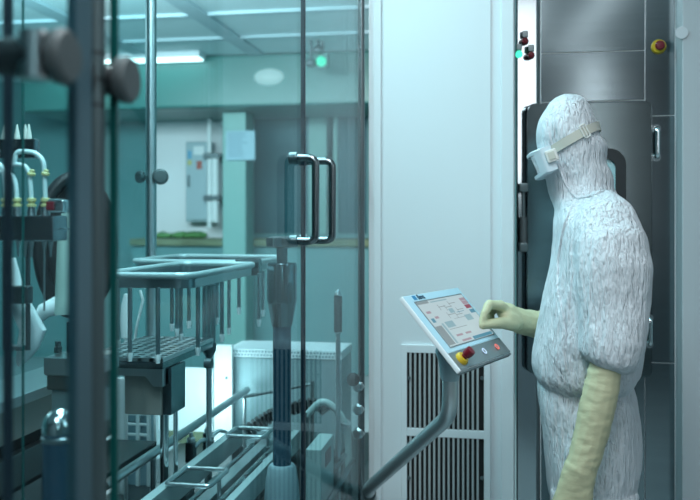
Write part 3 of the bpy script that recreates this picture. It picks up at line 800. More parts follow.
# clamp heads along the left of the conveyor
for (u, v, d, lab) in ((191, 452, 2.45, 'steel valve clamp standing left of the conveyor, nearer one'), (208, 442, 2.62, 'steel valve clamp standing left of the conveyor, farther one')):
    q = P(u, v, d)
    tv = thing('valve_clamp', Vector((q.x, q.y, .555)), lab, 'valve clamp', 'valve clamps beside the conveyor')
    MB().cyl(Vector((q.x, q.y, .555)), q, .010).build('stem', M['chrome_grey'], tv)
    MB().box(q + Vector((-.014, -.014, -.03)), q + Vector((.014, .014, .03)), .005).build('body', M['steel'], tv)
    MB().lathe(q + Z3 * .0301, (0, 0, 1), [(0, 0), (.012, 0), (.012, .01), (.006, .014), (.006, .026), (0, .027)], 14).build('cap', M['steel_light'], tv)
    MB().tube(bend([q + Vector((.01, 0, .015)), q + Vector((.024, .03, .03)), q + Vector((.028, .09, .01))], .03), .006, 10).build('side_hose', M['tube'], tv)
# long guide rail pipe
a = PX(104, 485, -.90); b = PX(247, 391, -.90); a.z = b.z = (a.z + b.z) / 2
t = thing('guide_rail', (-.90, 2.4, .555), 'long round steel guide rail above the left of the conveyor', 'rail')
MB().cyl(a, b, .012).build('pipe', M['steel_light'], t)
for f_ in (.25, .97):
    q = a.lerp(b, f_); MB().cyl(q, Vector((q.x, q.y, .555)), .007).build('stanchion', M['steel_light'], t)
# thin cross rod
a = P(243, 397, 2.95); b = P(312, 384, 2.95)
t = thing('cross_rod', Vector((a.x, a.y, .555)), 'thin dark cross rod behind the bollard', 'rod')
MB().cyl(a, b, .006).build('rod', M['bolt'], t)
MB().cyl(Vector((b.x, b.y, .555)), b + Z3 * .01, .008).build('stanchion', M['bolt'], t)
# cable chain
t = thing('cable_chain', P(280, 440, 2.75), 'black ribbed cable chain curving behind the conveyor', 'cable chain')
pts = [P(246, 432, 2.78), P(262, 421, 2.8), P(278, 412, 2.82), P(294, 408, 2.84), P(310, 404, 2.85), P(322, 405, 2.86), P(328, 414, 2.86)]
raw = bend(pts, .05, 8); fine = [raw[0]]
for p in raw:
    while (p - fine[-1]).length > .0155: fine.append(fine[-1] + (p - fine[-1]).normalized() * .015)
for i in range(0, len(fine) - 1, 1):
    p, q = fine[i], fine[i + 1]
    if (q - p).length < .006: continue
    d_ = (q - p).normalized(); a_, b_ = basis(d_)
    MB().obox((p + q) / 2, ((q - p).length * .8, .035, .04), .004, Matrix((d_, a_, b_)).transposed()).build('chain_link', M['black'], t)
q = P(262, 440, 2.8)
MB().box((q.x - .02, q.y - .02, .555), (q.x + .02, q.y + .02, q.z), .003).build('chain_support', M['dark_plate'], t)

# rear housing
a = P(216, 362, 3.12); b = P(341, 430, 3.12)
t = thing('machine_housing', ((a.x + b.x) / 2, 3.2, .555), 'low teal grey machine housing with a perforated top strip at the rear', 'housing')
Yh = P(280, 400, 3.12).y
hx0, hx1 = PY(232, 0, Yh).x, PY(342, 0, Yh).x
hz = PY(280, 358, Yh).z
MB().box((hx0, Yh, .555), (hx1, Yh + .2, hz), .006).build('body', M['housing'], t)
ps = MB(); z1 = PY(280, 349.5, Yh).z
ps.box((hx0, Yh - .004, hz), (hx1, Yh + .21, z1), .002)
pstr = ps.build('perforated_strip', M['white_trim'], t)
dots = MB()
nn = 34
for i in range(nn):
    for j in range(2):
        x = hx0 + (hx1 - hx0) * (i + .3 + .4 * j) / nn; z = hz + (z1 - hz) * (.3 + .4 * j)
        dots.box((x - .0035, Yh - .0052, z - .0035), (x + .0035, Yh - .0041, z + .0035))
dots.build('perforations', M['housing'], pstr)
MB().box((hx0 - .022, Yh - .003, .555), (hx0 - .001, Yh + .2, z1), .003).build('edge_strip', M['plastic_white'], t)
# white guard plates
Yw = 2.98
ax, bx = PY(214, 0, Yw).x, PY(232, 0, Yw).x
t = thing('guard_plate', ((ax + bx) / 2, Yw, .555), 'upright white guard plate with one bolt left of the rear housing', 'guard plate')
MB().box((ax, Yw, .555), (bx, Yw + .02, PY(220, 345, Yw).z), .003).build('plate', M['plastic_white'], t)
q = PY(226.5, 378, Yw); MB().lathe(q, (0, -1, 0), [(0, -.001), (.006, 0), (.005, .005), (0, .006)], 12).build('bolt_head', M['bolt'], t)
ax, bx = PY(158, 0, Yw + .08).x, PY(213, 0, Yw + .08).x
t = thing('guard_plate', ((ax + bx) / 2, Yw + .08, .555), 'wide bright white guard plate low behind the tray column', 'guard plate')
MB().box((ax, Yw + .08, .60), (bx, Yw + .10, PY(190, 372, Yw).z), .003).build('plate', M['plastic_white'], t)
MB().box((ax + .02, Yw + .075, .555), (bx - .02, Yw + .105, .60), .003).build('foot', M['bench'], t)
# bright ladder rack at lower left
a = P(124, 414, 2.7); b = P(150, 455, 2.7)
t = thing('ladder_rack', Vector(((a.x + b.x) / 2, a.y, .555)), 'small bright ladder shaped rack under the tray bracket', 'rack')
for x in (a.x, (a.x * .45 + b.x * .55), b.x): MB().box((x - .006, a.y, .556), (x + .006, a.y + .012, a.z + .02), .002).build('upright', M['plastic_white'], t)
for k_ in range(5):
    z = b.z + (a.z - b.z) * k_ / 4; MB().box((a.x, a.y + .001, z - .004), (b.x, a.y + .011, z + .004), .002).build('rung', M['plastic_white'], t)
MB().box((a.x - .04, a.y + .013, .556), (b.x + .01, a.y + .02, a.z + .03)).build('back_plate', M['paper'], t)
a = P(113, 378, 2.62); b = P(126, 445, 2.62)
t = MB().box((a.x, a.y, .555), (b.x, a.y + .015, a.z), .003).build('side_plate', M['pale_wall']); tag(t, 'narrow pale upright plate beside the ladder rack', 'plate')

# sensor post
c = P(338, 300, 2.55)
t = thing('sensor_post', Vector((c.x, c.y, .555)), 'slim sensor post with a black head and pale conical tip', 'sensor post')
def zs(v): return P(338, v, 2.55).z
MB().cyl(Vector((c.x, c.y, .555)), Vector((c.x, c.y, zs(333))), .0075).build('stem', M['chrome_grey'], t)
MB().cyl(Vector((c.x, c.y, zs(332))), Vector((c.x, c.y, zs(296))), .0125).build('sensor_head', M['black'], t)
MB().lathe(Vector((c.x, c.y, zs(296))), (0, 0, 1), [(0, 0), (.0115, 0), (.012, .006), (.005, .02), (0, .022)], 18).build('tip', M['chrome'], t)
# junction box
a = P(305, 449, 2.20); b = P(324, 500, 2.20)
t = thing('junction_box', ((a.x + b.x) / 2 , a.y + .06, .555), 'small grey green junction box with a red mark on its side', 'junction box')
bx1 = P(323.5, 440, 2.22).x
MB().box((a.x, a.y, .62), (bx1, a.y + .17, a.z), .006).build('body', M['box'], t)
MB().box((a.x + .01, a.y + .03, .555), (bx1 - .01, a.y + .09, .62)).build('foot', M['dark_plate'], t)
MB().box((bx1 + .0001, a.y + .05, a.z - .06), (bx1 + .002, a.y + .12, a.z - .02), .0008).build('mark', M['red'], t)
# robot-like pipe elbow behind
t = thing('pipe_elbow', P(340, 440, 2.72), 'pale jointed pipe elbow above the side rails near the corner post', 'pipe')
MB().tube(bend([P(306, 416, 2.66), P(322, 400, 2.68), P(338, 410, 2.70), P(356, 432, 2.56), P(356, 470, 2.56)], .05), [.014] * 2 + [.014] * 20 + [.016] * 1 , 14).build('pipe_run', M['base_cone'], t) if False else \
    MB().tube(bend([P(306, 416, 2.66), P(322, 399, 2.66), P(338, 410, 2.66), P(348, 430, 2.66), P(349, 470, 2.66)], .06), .011, 14).build('pipe_run', M['box'], t)
q = P(344, 421, 2.66)
MB().lathe(q + Vector((0, 0, -.012)), (.4, -.2, 1), [(0, 0), (.02, 0), (.02, .012), (0, .012)], 18).build('collar', M['steel_light'], t)
q = P(306, 416, 2.66); MB().cyl(Vector((q.x, q.y, .555)), q + Z3 * .012, .011).build('stand', M['bolt'], t)
# little black sensor disc
q = P(353, 379, 2.575)
t = thing('sensor_disc', q, 'round black sensor disc beside the corner post', 'sensor')
MB().lathe(q, (.2, -1, 0), [(0, 0), (.018, 0), (.02, .004), (.02, .01), (.014, .014), (0, .014)], 24).build('disc', M['black'], t)
MB().cyl(q + Vector((0, .004, 0)), Vector((cpost.x, cpost.y + .0, q.z)), .004).build('bracket', M['bolt'], t)
# sloping side rails
for k_, (x, lab) in enumerate(((-.4405, 'lowest side rail nearest the glass at bottom centre'), (-.468, 'middle of three side rails behind the glass at bottom centre'), (-.495, 'innermost side rail beside the junction box at bottom centre'))):
    z = .665 + .014 * (k_)
    t = thing('side_rail', (x, 2.2, .555), lab, 'rail', 'three side rails behind the glass')
    MB().cyl((x, 1.7 if k_ < 1 else 2.40, z), (x, 2.56, z), .008).build('pipe', M['handle'], t)
    for y in ((1.8, 2.5) if k_ < 1 else (2.43, 2.53)): MB().cyl((x, y, .555), (x, y, z), .006).build('stanchion', M['bolt'], t)

# ------------------------------------------------------------------ control panel and its arm
d1 = 1.90
TL = P(402, 296, d1)
hdir = (R * .52 + F * .854).normalized()
Wd = .3025
e_ = (R * .85 - F * .52) * .1436 - UP * .1543
Lg = e_.length; edir = e_.normalized()
ndir = hdir.cross(edir).normalized()
if ndir.z < 0: ndir = -ndir
ROT = Matrix((hdir, edir, ndir)).transposed()
def HP(h, e, n=0): return TL + hdir * (h * Wd) + edir * (e * Lg) + ndir * n
HMI = thing('control_panel', HP(.5, .6, -.06), 'tilted touch screen control panel on a steel arm in front of the cabinet', 'control panel')
def hbox(h0, h1, e0, e1, n0, n1, bev=0):
    c = HP((h0 + h1) / 2, (e0 + e1) / 2, (n0 + n1) / 2)
    return MB().obox(c, (abs(h1 - h0) * Wd, abs(e1 - e0) * Lg, abs(n1 - n0)), bev, ROT)
hbox(0, 1, 0, 1, -.013, -.0012, .003).build('housing', M['white_edge'], HMI)
hbox(.16, .90, .2, .86, -.034, -.0131, .006).build('rear_housing', M['panel_strip'], HMI)
hbox(.008, .992, .01, .775, -.0011, .0, .0008).build('bezel', M['bezel'], HMI)
hbox(.012, .992, .78, .992, -.0011, .0006, .0008).build('button_strip', M['panel_strip'], HMI)
hbox(.004, .996, 1.001, 1.018, -.0128, -.002, .001).build('lower_edge', M['panel_strip'], HMI)
# display
DH0, DH1, DE0, DE1 = .11, .945, .115, .715
hbox(DH0 - .012, DH1 + .012, DE0 - .016, DE1 + .012, .00005, .0006).build('display_border', M['panel_strip'], HMI)
dsp = hbox(DH0, DH1, DE0, DE1, .0007, .0011).build('display', M['scr_bg'], HMI)
ui = MB(); ms = ['scr_pink', 'scr_red', 'scr_blue', 'scr_cyan', 'scr_grey']
def patch(h0, h1, e0, e1, m):
    ui.mi = ms.index(m)
    c = HP((h0 + h1) / 2, (e0 + e1) / 2, .0013)
    ui.obox(c, (abs(h1 - h0) * Wd, abs(e1 - e0) * Lg, .0003), 0, ROT)
patch(.11, .30, .118, .15, 'scr_grey'); patch(.33, .62, .135, .15, 'scr_cyan')
patch(.84, .94, .16, .20, 'scr_pink'); patch(.84, .94, .205, .255, 'scr_pink'); patch(.84, .94, .262, .315, 'scr_red'); patch(.86, .945, .335, .385, 'scr_blue')
patch(.15, .22, .25, .28, 'scr_pink'); patch(.14, .19, .345, .40, 'scr_blue'); patch(.22, .28, .33, .36, 'scr_pink')
for (h, e) in ((.40, .22), (.50, .24), (.60, .2), (.66, .30), (.45, .34), (.58, .36)):
    patch(h, h + .12, e, e + .008, 'scr_grey'); patch(h, h + .006, e - .03, e + .05, 'scr_grey')
patch(.50, .70, .405, .41, 'scr_grey'); patch(.52, .60, .27, .33, 'scr_cyan'); patch(.70, .82, .39, .47, 'scr_cyan'); patch(.62, .76, .33, .337, 'scr_blue')
patch(.30, .44, .42, .5, 'scr_cyan'); patch(.24, .27, .43, .7, 'scr_cyan'); patch(.11, .22, .45, .70, 'scr_grey')
patch(.33, .44, .60, .625, 'scr_pink'); patch(.50, .60, .60, .625, 'scr_pink'); patch(.30, .62, .52, .526, 'scr_grey')
patch(.36, .52, .675, .70, 'scr_pink'); patch(.56, .93, .672, .712, 'scr_blue')
uio = ui.build('interface_patches', [M[k] for k in ms], dsp)
# brand mark and lettering on the bezel
lg = MB().obox(HP(.155, .050, .0004), (.016, .012, .0006), .0003, ROT); lg.build('logo_mark', M['logo_blue'], HMI)
fc = bpy.data.curves.new('lettering', 'FONT'); fc.body = 'Bava'; fc.size = .019; fc.extrude = .0003; fc.align_x = 'LEFT'; fc.offset = .0003
fo = bpy.data.objects.new('lettering_curve', fc); COL.objects.link(fo)
bpy.context.view_layer.update()
me = bpy.data.meshes.new_from_object(fo.evaluated_get(bpy.context.evaluated_depsgraph_get()))
bpy.data.objects.remove(fo); bpy.data.curves.remove(fc)
bmt = bmesh.new(); bmt.from_mesh(me); bpy.data.meshes.remove(me)
bmt.transform(Matrix.Translation(HP(.20, .078, .0005)) @ Matrix((hdir, -edir, ndir)).transposed().to_4x4())
k = MB(); k.bm = bmt; k.build('lettering', M['text'], HMI, smooth=False)
# e-stop on the panel
q = HP(.12, .885, .0006)
es = MB().lathe(q, ndir, [(0, 0), (.0155, 0), (.0155, .005), (.013, .010), (0, .010)], 28).build('emergency_stop_collar', M['yellow'], HMI)
MB().lathe(q, ndir, [(.007, .0101), (.007, .014), (.0105, .017), (.0115, .028), (.0105, .034), (.004, .036), (0, .036)], 24).build('emergency_stop_button', M['red'], es)
for (h, m1) in ((.54, 'ring_blue'), (.80, 'ring_red')):
    q = HP(h, .885, .0006); a_, b_ = basis(ndir)
    rr = [q + ndir * .0036 + (a_ * math.cos(2 * PI * j / 28) + b_ * math.sin(2 * PI * j / 28)) * .0068 for j in range(28)]
    bt = MB().lathe(q, ndir, [(0, 0), (.0062, 0), (.0062, .002), (.005, .003), (0, .003)], 24).build('push_button', M['panel_strip'], HMI)
    MB().tube(rr, .0013, 8, True).build('lit_ring', M[m1], bt)
# arm
AP0 = HP(.43, .62, -.035)
s0 = P(454, 372, 2.0)
t = thing('panel_stand', P(368, 490, 2.5), 'bent grey steel pipe arm carrying the touch screen panel', 'stand', kind='thing')
top = HP(.42, .62, -.0345)
k0 = Vector((top.x - .004, top.y, top.z - .055))
pts = bend([top - Z3 * .03, k0, Vector((k0.x, k0.y, P(452, 404, 2.0).z)), P(447, 418, 2.02), P(368, 489, 2.5), P(369, 492, 2.625)], .05, 8)
MB().tube(pts, .0185, 24).build('pipe', M['pipe_steel'], t)
MB().tube([top - ndir * .0 , top - ndir * .012 - Z3 * .012, k0 + Z3 * .02, k0 - Z3 * .02, k0 - Z3 * .0285], [.030, .031, .027, .0225, .020], 26).build('swivel_socket', M['base_cone'], t)
q = Vector((P(369, 492, 2.64).x, CABY - .03, P(369, 492, 2.64).z)); dd = Y3
MB().lathe(q, dd, [(0.018, 0), (.024, 0), (.024, .014), (.018, .014)], 24).build('end_collar', M['steel_dark'], t)

# ------------------------------------------------------------------ the person
Fp = (F + R * ((598 - 350) / FOC)).normalized(); Rp = Fp.cross(UP).normalized()
def remesh(bm_src, vox, smooth_it=4):
    bmesh.ops.recalc_face_normals(bm_src, faces=bm_src.faces)
    me = bpy.data.meshes.new('tmp'); bm_src.to_mesh(me); bm_src.free()
    o = bpy.data.objects.new('tmp', me); COL.objects.link(o)
    md = o.modifiers.new('r', 'REMESH'); md.mode = 'VOXEL'; md.voxel_size = vox; md.adaptivity = 0
    s = o.modifiers.new('s', 'SMOOTH'); s.factor = .5; s.iterations = smooth_it
    bpy.context.view_layer.update()
    m2 = bpy.data.meshes.new_from_object(o.evaluated_get(bpy.context.evaluated_depsgraph_get()))
    bpy.data.objects.remove(o); bpy.data.meshes.remove(me)
    b = bmesh.new(); b.from_mesh(m2); bpy.data.meshes.remove(m2); b.normal_update()
    return b
def sect(c, a, b, ra, rb, n=36, ex=2.3):
    out = []
    for j in range(n):
        t_ = 2 * PI * j / n; ct, st_ = math.cos(t_), math.sin(t_)
        out.append(c + a * (ra * math.copysign(abs(ct) ** (2 / ex), ct)) + b * (rb * math.copysign(abs(st_) ** (2 / ex), st_)))
    return out
DB = 2.05
B = MB()
# torso + hood as one loft:  v, u_front, u_back, half width
TS = [(385, 549, 626, .155), (380, 541, 636, .185), (373, 536.5, 640, .196), (364, 534.5, 641, .20), (352, 535, 642, .205), (330, 539, 642, .21), (305, 543, 645, .215), (285, 547, 647, .22), (262, 551, 648, .222),
      (240, 553, 643, .218), (222, 554, 634, .20), (210, 556, 627, .165), (203, 553.5, 620, .125), (196, 550.5, 615, .10), (188, 547, 613, .09), (180, 546, 613, .088), (172, 543, 611, .089), (164, 540.5, 605.5, .090),
      (155, 538.5, 606, .091), (146, 537, 606.5, .092), (138, 536, 601, .091), (130, 536.5, 597, .088), (121, 538.5, 595, .085), (112, 543.5, 592, .077), (104, 549.5, 588, .063), (98.5, 556, 583.5, .046), (95, 563.5, 578, .024)]
rings = []
for v, uf, ub, hw in TS:
    c = P((uf + ub) / 2, v, DB); rings.append(sect(c, Rp, Fp, (ub - uf) / 2 * DB * .97 / FOC, hw, 40, 2.2 if v > 200 else 2.05))
B.loft(rings)
# trousers: hips then two legs
rings = []
for v, uf, ub, hw in [(498, 552, 632, .165), (488, 549, 633, .172), (478, 547.5, 636, .176), (466, 546.5, 638.5, .18), (452, 545, 639, .18), (440, 544, 638.5, .178), (420, 541.5, 638, .172), (400, 539, 636, .168), (385, 538.5, 632, .162), (374, 542, 630, .155)]:
    rings.append(sect(P((uf + ub) / 2, v, DB), Rp, Fp, (ub - uf) / 2 * DB * .97 / FOC, hw, 40, 2.3))
B.loft(rings)
for s_ in (-1, 1):
    rings = []
    for v, uc, ra, off in [(480, 593, .098, .088), (510, 592, .094, .09), (560, 592, .085, .095), (610, 591, .078, .10), (660, 595, .077, .103), (720, 600, .07, .108), (755, 602, .066, .11), (764, 602, .060, .11)]:
        rings.append(sect(P(uc, v, DB) + Fp * (off * s_), Rp, Fp, ra, ra * .95, 28, 2.1))
    B.loft(rings)
# sleeves
def limb(pts):  # (u,v,d,ra,rb)
    ps = [P(u, v, d) for u, v, d, _, _ in pts]; rings = []
    for i, (u, v, d, ra, rb) in enumerate(pts):
        tg = (ps[min(i + 1, len(ps) - 1)] - ps[max(i - 1, 0)]).normalized()
        b_ = (Fp - tg * Fp.dot(tg)).normalized(); a_ = b_.cross(tg).normalized()
        rings.append(sect(ps[i], a_, b_, ra, rb, 32, 2.15))
    return rings
B.loft(limb([(598, 210, 1.95, .05, .05), (605, 224, 1.89, .066, .066), (610, 245, 1.86, .074, .072), (613, 270, 1.85, .077, .074), (613, 300, 1.85, .075, .072), (613.5, 326, 1.84, .072, .068), (612, 345, 1.83, .068, .063), (608, 360, 1.83, .060, .057), (606, 366, 1.83, .046, .044)]))
B.loft(limb([(592, 208, 2.15, .05, .05), (600, 225, 2.23, .07, .07), (603, 260, 2.27, .072, .07), (600, 300, 2.28, .07, .068), (588, 322, 2.28, .066, .064), (566, 328, 2.25, .058, .056), (548, 327, 2.22, .05, .05), (541, 326, 2.21, .04, .04)]))
bmb = remesh(B.bm, .0056, 4)
# folds and creases pressed into the cloth
lowz = P(0, 0, 1).z
for v in bmb.verts:
    p = v.co; q = Rp.dot(p); s_ = Fp.dot(p); z = p.z
    big = noise.noise(Vector((q * 11, s_ * 11, z * 5.5)))
    r1 = 1 - abs(noise.noise(Vector((q * 30 + 3, s_ * 30, z * 8 + 9)))) * 2
    r2 = 1 - abs(noise.noise(Vector((q * 62 + 7, s_ * 62, z * 16 + 2)))) * 2
    k_ = .55 if z > 1.47 else 1.0
    if z > 1.44 and q < P(548, 170, DB).dot(Rp): k_ = .2
    v.co = p + v.normal * (k_ * (.0075 * big + .0024 * r1 + .0014 * r2))
for _ in range(1): bmesh.ops.smooth_vert(bmb, verts=bmb.verts, factor=.3, use_axis_x=True, use_axis_y=True, use_axis_z=True)
bmb.normal_update()
bvh = BVHTree.FromBMesh(bmb)
k = MB(); k.bm = bmb
foot = P(598, 220, DB); foot.z = 0
PER = thing('person', foot, 'person in a white hooded cleanroom coverall, goggles and long latex gloves touching the panel', 'person')
body = k.build('coverall', M['suit'], PER, angle=180)
# boots
for s_ in (-1, 1):
    c = P(602, 760, DB) + Fp * (.11 * s_); c.z = 0
    rings = []
    for q_, hw, h in ((.10, .02, .03), (.085, .045, .07), (.04, .05, .10), (-.03, .05, .115), (-.09, .05, .075), (-.15, .05, .055), (-.185, .035, .04), (-.198, .012, .02)):
        rings.append([c + Rp * q_ + Fp * (hw * math.cos(2 * PI * j / 20)) + UP * max(.001, (h / 2 + h / 2 * math.sin(2 * PI * j / 20))) for j in range(20)])
    MB().loft(rings).build('boot', M['shoe'], PER)

def onbody(p, dirn, off=.003):
    """foot of a ray on the clothing"""
    loc, nrm, idx, dist = bvh.ray_cast(p, dirn)
    return (loc + nrm * off, nrm) if loc is not None else (None, None)
# strap round the hood
hc = P(571, 139, 1.965) + Fp * .088
ld = (P(594, 123, 1.965) - P(549, 149, 1.965)).normalized()
cn = ld.cross(Fp).normalized()
prm = []
for i in range(72):
    ang = 2 * PI * i / 72
    dr = ld * math.cos(ang) + Fp * math.sin(ang)
    loc, nrm = onbody(hc + dr * .4, -dr, .0025)
    if loc is None: continue
    if dr.dot(ld) < -.80: continue
    prm.append((loc, nrm, ang))
prm.sort(key=lambda x: ((x[2] + PI) % (2 * PI)))
# smooth path
pp = [p for p, n_, a_ in prm]; nn_ = [n_ for p, n_, a_ in prm]
for _ in range(4):
    pp = [pp[0]] + [(pp[i - 1] + pp[i] * 2 + pp[i + 1]) / 4 for i in range(1, len(pp) - 1)] + [pp[-1]]
    nn_ = [nn_[0]] + [((nn_[i - 1] + nn_[i] * 2 + nn_[i + 1]) / 4).normalized() for i in range(1, len(nn_) - 1)] + [nn_[-1]]
hwS = .0105
rings = []
for p, n_ in zip(pp, nn_):
    up = cn if cn.z > 0 else -cn
    up = (up - n_ * up.dot(n_)).normalized()
    p = p + n_ * .002
    rings.append([p + up * hwS, p + up * hwS + n_ * .0025, p - up * hwS + n_ * .0025, p - up * hwS])
gog = MB()
gogF = []  # goggles: wrap frame at the front of the face
gc = P(534.5, 167, DB); tilt = math.radians(20)
gu = (UP * math.cos(tilt) - Rp * (-math.sin(tilt))).normalized()   # leans with the bowed head
gu = (UP * math.cos(tilt) + Rp * (-math.sin(tilt)) * 1.0).normalized()
gf_ = (Rp * -math.cos(tilt) - UP * math.sin(tilt)).normalized()      # facing direction of goggles
FRM = []
def gpt(ang_s, hh, out):
    # wrap round the face: ang_s in -1..1 across the face
    s_ = ang_s * .078; back = .036 * ang_s ** 2
    return gc + Fp * s_ - gf_ * back + gu * hh + gf_ * out
NS = 14
outer = []; inner = []
for i in range(NS + 1):
    a_ = -1 + 2 * i / NS
    hh = .033 * (1 - .12 * a_ ** 4)
    outer.append((a_, hh))
fr = MB()
def gring(k_s, k_h, out):
    top_ = [gpt(a_ * k_s, hh * k_h, out) for a_, hh in outer]
    bot = [gpt(a_ * k_s, -hh * k_h * (1 - .0), out) for a_, hh in outer][::-1]
    return top_ + bot
fr.loft([gring(1.0, 1.0, -.016), gring(1.0, 1.0, .004), gring(.97, .92, .009), gring(.74, .72, .009), gring(.74, .72, -.016)], caps=False, closed=True)
GO = fr.build('goggles', M['goggle'], PER)
ln = MB(); ln.loft([gring(.74, .72, .004), gring(.74, .72, .006)]); ln.build('lens', M['lens'], GO)
s1 = MB(); s1.loft(rings, caps=True); ST = s1.build('strap', M['strap'], GO)
# clips at the goggles and slide buckle on the strap
for s_ in (-1, 1):
    q = gpt(s_ * 1.0, .004, -.004) + Fp * (s_ * .004)
    cl = MB(); ax1 = gf_; 
    rotc = Matrix((ax1, Fp * 1.0, ax1.cross(Fp))).transposed()
    cl.obox(q - gf_ * .009, (.027, .007, .029), .003, rotc); cl.build('strap_clip', M['clip'], GO)
    q2 = q - gf_ * .009 + Fp * (s_ * .004)
    MB().obox(q2, (.015, .003, .018), .001, rotc).build('clip_inset', M['strap'], GO)
bi = min(range(len(pp)), key=lambda i: (pp[i] - P(580, 128, DB - .088)).length)
pb_, nb_ = pp[bi], nn_[bi]
up = (cn if cn.z > 0 else -cn); up = (up - nb_ * up.dot(nb_)).normalized(); al = up.cross(nb_).normalized()
bk = MB()
bk.tube(rrect(pb_ + nb_ * .006, al, up, .017, .031, .004, 4), .002, 8, True)
bk.cyl(pb_ + nb_ * .006 + up * .014, pb_ + nb_ * .006 - up * .014, .0018, 8)
bk.build('slide_buckle', M['clip'], ST)
# face behind the goggles: skin band, eyes, nose under the mask
fcm = MB(); fcm.ball(P(554, 162, DB), 1, 3, (.036, .055, .035)); fcm.build('face', M['skin'], PER)
for s_ in (-1, 1):
    q = P(539, 163, DB) + Fp * (.03 * s_)
    MB().ball(q, .012, 2).build('eye', M['eye'], PER)
mk = MB(); mk.ball(P(561, 182, DB), 1, 3, (.030, .050, .040), None)
mk.build('face_mask', M['mask'], PER)
# seams raised on the cloth (hood edge and the front flap), near side and far side
def seam(path, name, wdt=.0022, m='suit', side=-1):
    pts = []
    for (u, v) in path:
        o_ = P(u, v, 1.2)
        loc, nrm = onbody(o_, (P(u, v, 2.0) - o_).normalized(), .0008)
        if loc is not None and side > 0:
            far_ = loc + Fp * (2 * (P(598, 200, DB).dot(Fp) - loc.dot(Fp)) + .6)
            loc, nrm = onbody(far_, -Fp, .0008)
        if loc is not None and (loc - P(u, v, DB)).length < .3: pts.append(loc)
    if len(pts) < 3: return
    for _ in range(2): pts = [pts[0]] + [(pts[i - 1] + pts[i] * 2 + pts[i + 1]) / 4 for i in range(1, len(pts) - 1)] + [pts[-1]]
    MB().tube(pts, wdt, 8).build(name, M[m], body)
def dens(path, n=10):
    out = []
    for i in range(len(path) - 1):
        for k_ in range(n): out.append((path[i][0] + (path[i + 1][0] - path[i][0]) * k_ / n, path[i][1] + (path[i + 1][1] - path[i][1]) * k_ / n))
    return out + [path[-1]]
for sd in (-1, 1):
    seam(dens([(546, 118), (548.5, 132), (552, 146), (557, 160), (563, 178), (570, 192), (578, 199), (592, 196), (606, 190)]), 'hood_seam', .003, 'suit', sd)
    # elastic hem roll at the waist
seam(dens([(572, 205), (563, 230), (558, 262), (558, 290), (563, 315), (566, 335), (563, 352), (566, 370)]), 'front_flap_seam', .0032)

# gloves
def capsule(b, pts):
    for i, (p, r) in enumerate(pts):
        b.ball(p, r, 2)
        if i + 1 < len(pts): b.tube([p, pts[i + 1][0]], [r, pts[i + 1][1]], 14)
def finish_glove(b, name, vox=.0032, amp=.0012):
    m2 = remesh(b.bm, vox, 3)
    for v in m2.verts:
        p = v.co
        n_ = noise.noise(Vector((p.x * 45, p.y * 45, p.z * 75))); n2 = 1 - 2 * abs(noise.noise(Vector((p.x * 25 + 5, p.y * 25, p.z * 42))))
        v.co = p + v.normal * (amp * n_ + amp * .9 * n2)
    k = MB(); k.bm = m2
    return k.build(name, M['glove'], PER, angle=180)
# right hand (far) touching the screen
dh = 2.10
b = MB()
capsule(b, [(P(552, 327, 2.215), .036), (P(541, 325.5, 2.20), .0345), (P(530, 323, 2.185), .0345), (P(521, 321.5, 2.165), .0325)])
b.tube([P(556, 327, 2.22), P(539, 325.3, 2.20), P(538.3, 325.2, 2.199)], [.0385, .0385, .033], 20)
W0 = P(521, 321, 2.16)
capsule(b, [(W0, .031), (P(513, 317, 2.14), .027), (P(506, 312, 2.125), .024)])
capsule(b, [(P(514, 322, 2.13), .024), (P(507, 318, 2.11), .021)])
# fingers: knuckle, mid, distal, tip ; offsets in depth for neighbours
K = [(P(501, 306, 2.10)), (P(500, 305, 2.124)), (P(501, 306.5, 2.146)), (P(503, 309, 2.166))]
def finger(b, k0, mid, dist, tip, r): capsule(b, [(k0 + (W0 - k0) * .35, r * 1.25), (k0, r * 1.12), (mid, r), (dist, r * .93), (tip, r * .80)])
finger(b, K[0], P(489.5, 304, 2.075), P(484.5, 313, 2.062), P(482.5, 322, 2.058), .0105)
finger(b, K[1], P(488.5, 305, 2.115), P(485.5, 314, 2.10), P(488, 321, 2.10), .0108)
finger(b, K[2], P(489.5, 307, 2.142), P(487, 315, 2.13), P(491, 321, 2.13), .0102)
finger(b, K[3], P(493, 310, 2.165), P(490, 317, 2.155), P(494, 322, 2.15), .009)
capsule(b, [(P(513, 324, 2.115), .017), (P(503, 323, 2.085), .0145), (P(492, 323.5, 2.066), .0118), (P(482.5, 325.5, 2.056), .0095)])
finish_glove(b, 'glove')
# left hand (near) hanging
b = MB(); dl = 1.82
capsule(b, [(P(607, 352, dl), .0335), (P(605.5, 366, dl), .0335), (P(601, 390, dl), .0370), (P(596, 412, dl), .0375), (P(591, 435, dl), .0355), (P(585, 456, dl), .0345), (P(580, 470, dl - .0), .0335)])
W1 = P(579, 474, dl)
rings = limb([(581, 466, dl, .034, .032), (577, 482, dl, .036, .027), (573, 500, dl, .039, .022), (570, 520, dl, .041, .019), (568, 532, dl, .036, .015)])
b.loft(rings)
for (du, L, r, dd) in ((-14, 1.0, .0100, .004), (-4.5, 1.1, .0106, .008), (5, 1.02, .0102, .006), (13.5, .82, .0090, .0)):
    k0 = P(569 + du, 530, dl + dd)
    capsule(b, [(P(571 + du * .7, 512, dl), r * 1.3), (k0, r * 1.15), (k0 - UP * .042 * L - Rp * .006 + Fp * .004, r), (k0 - UP * .068 * L - Rp * .016 + Fp * .016, r * .93), (k0 - UP * .085 * L - Rp * .024 + Fp * .030, r * .8)])
capsule(b, [(P(574, 486, dl + .01), .019), (P(560, 500, dl + .018), .0155), (P(552, 516, dl + .028), .0125), (P(549, 531, dl + .04), .0098)])
finish_glove(b, 'glove', .0034)
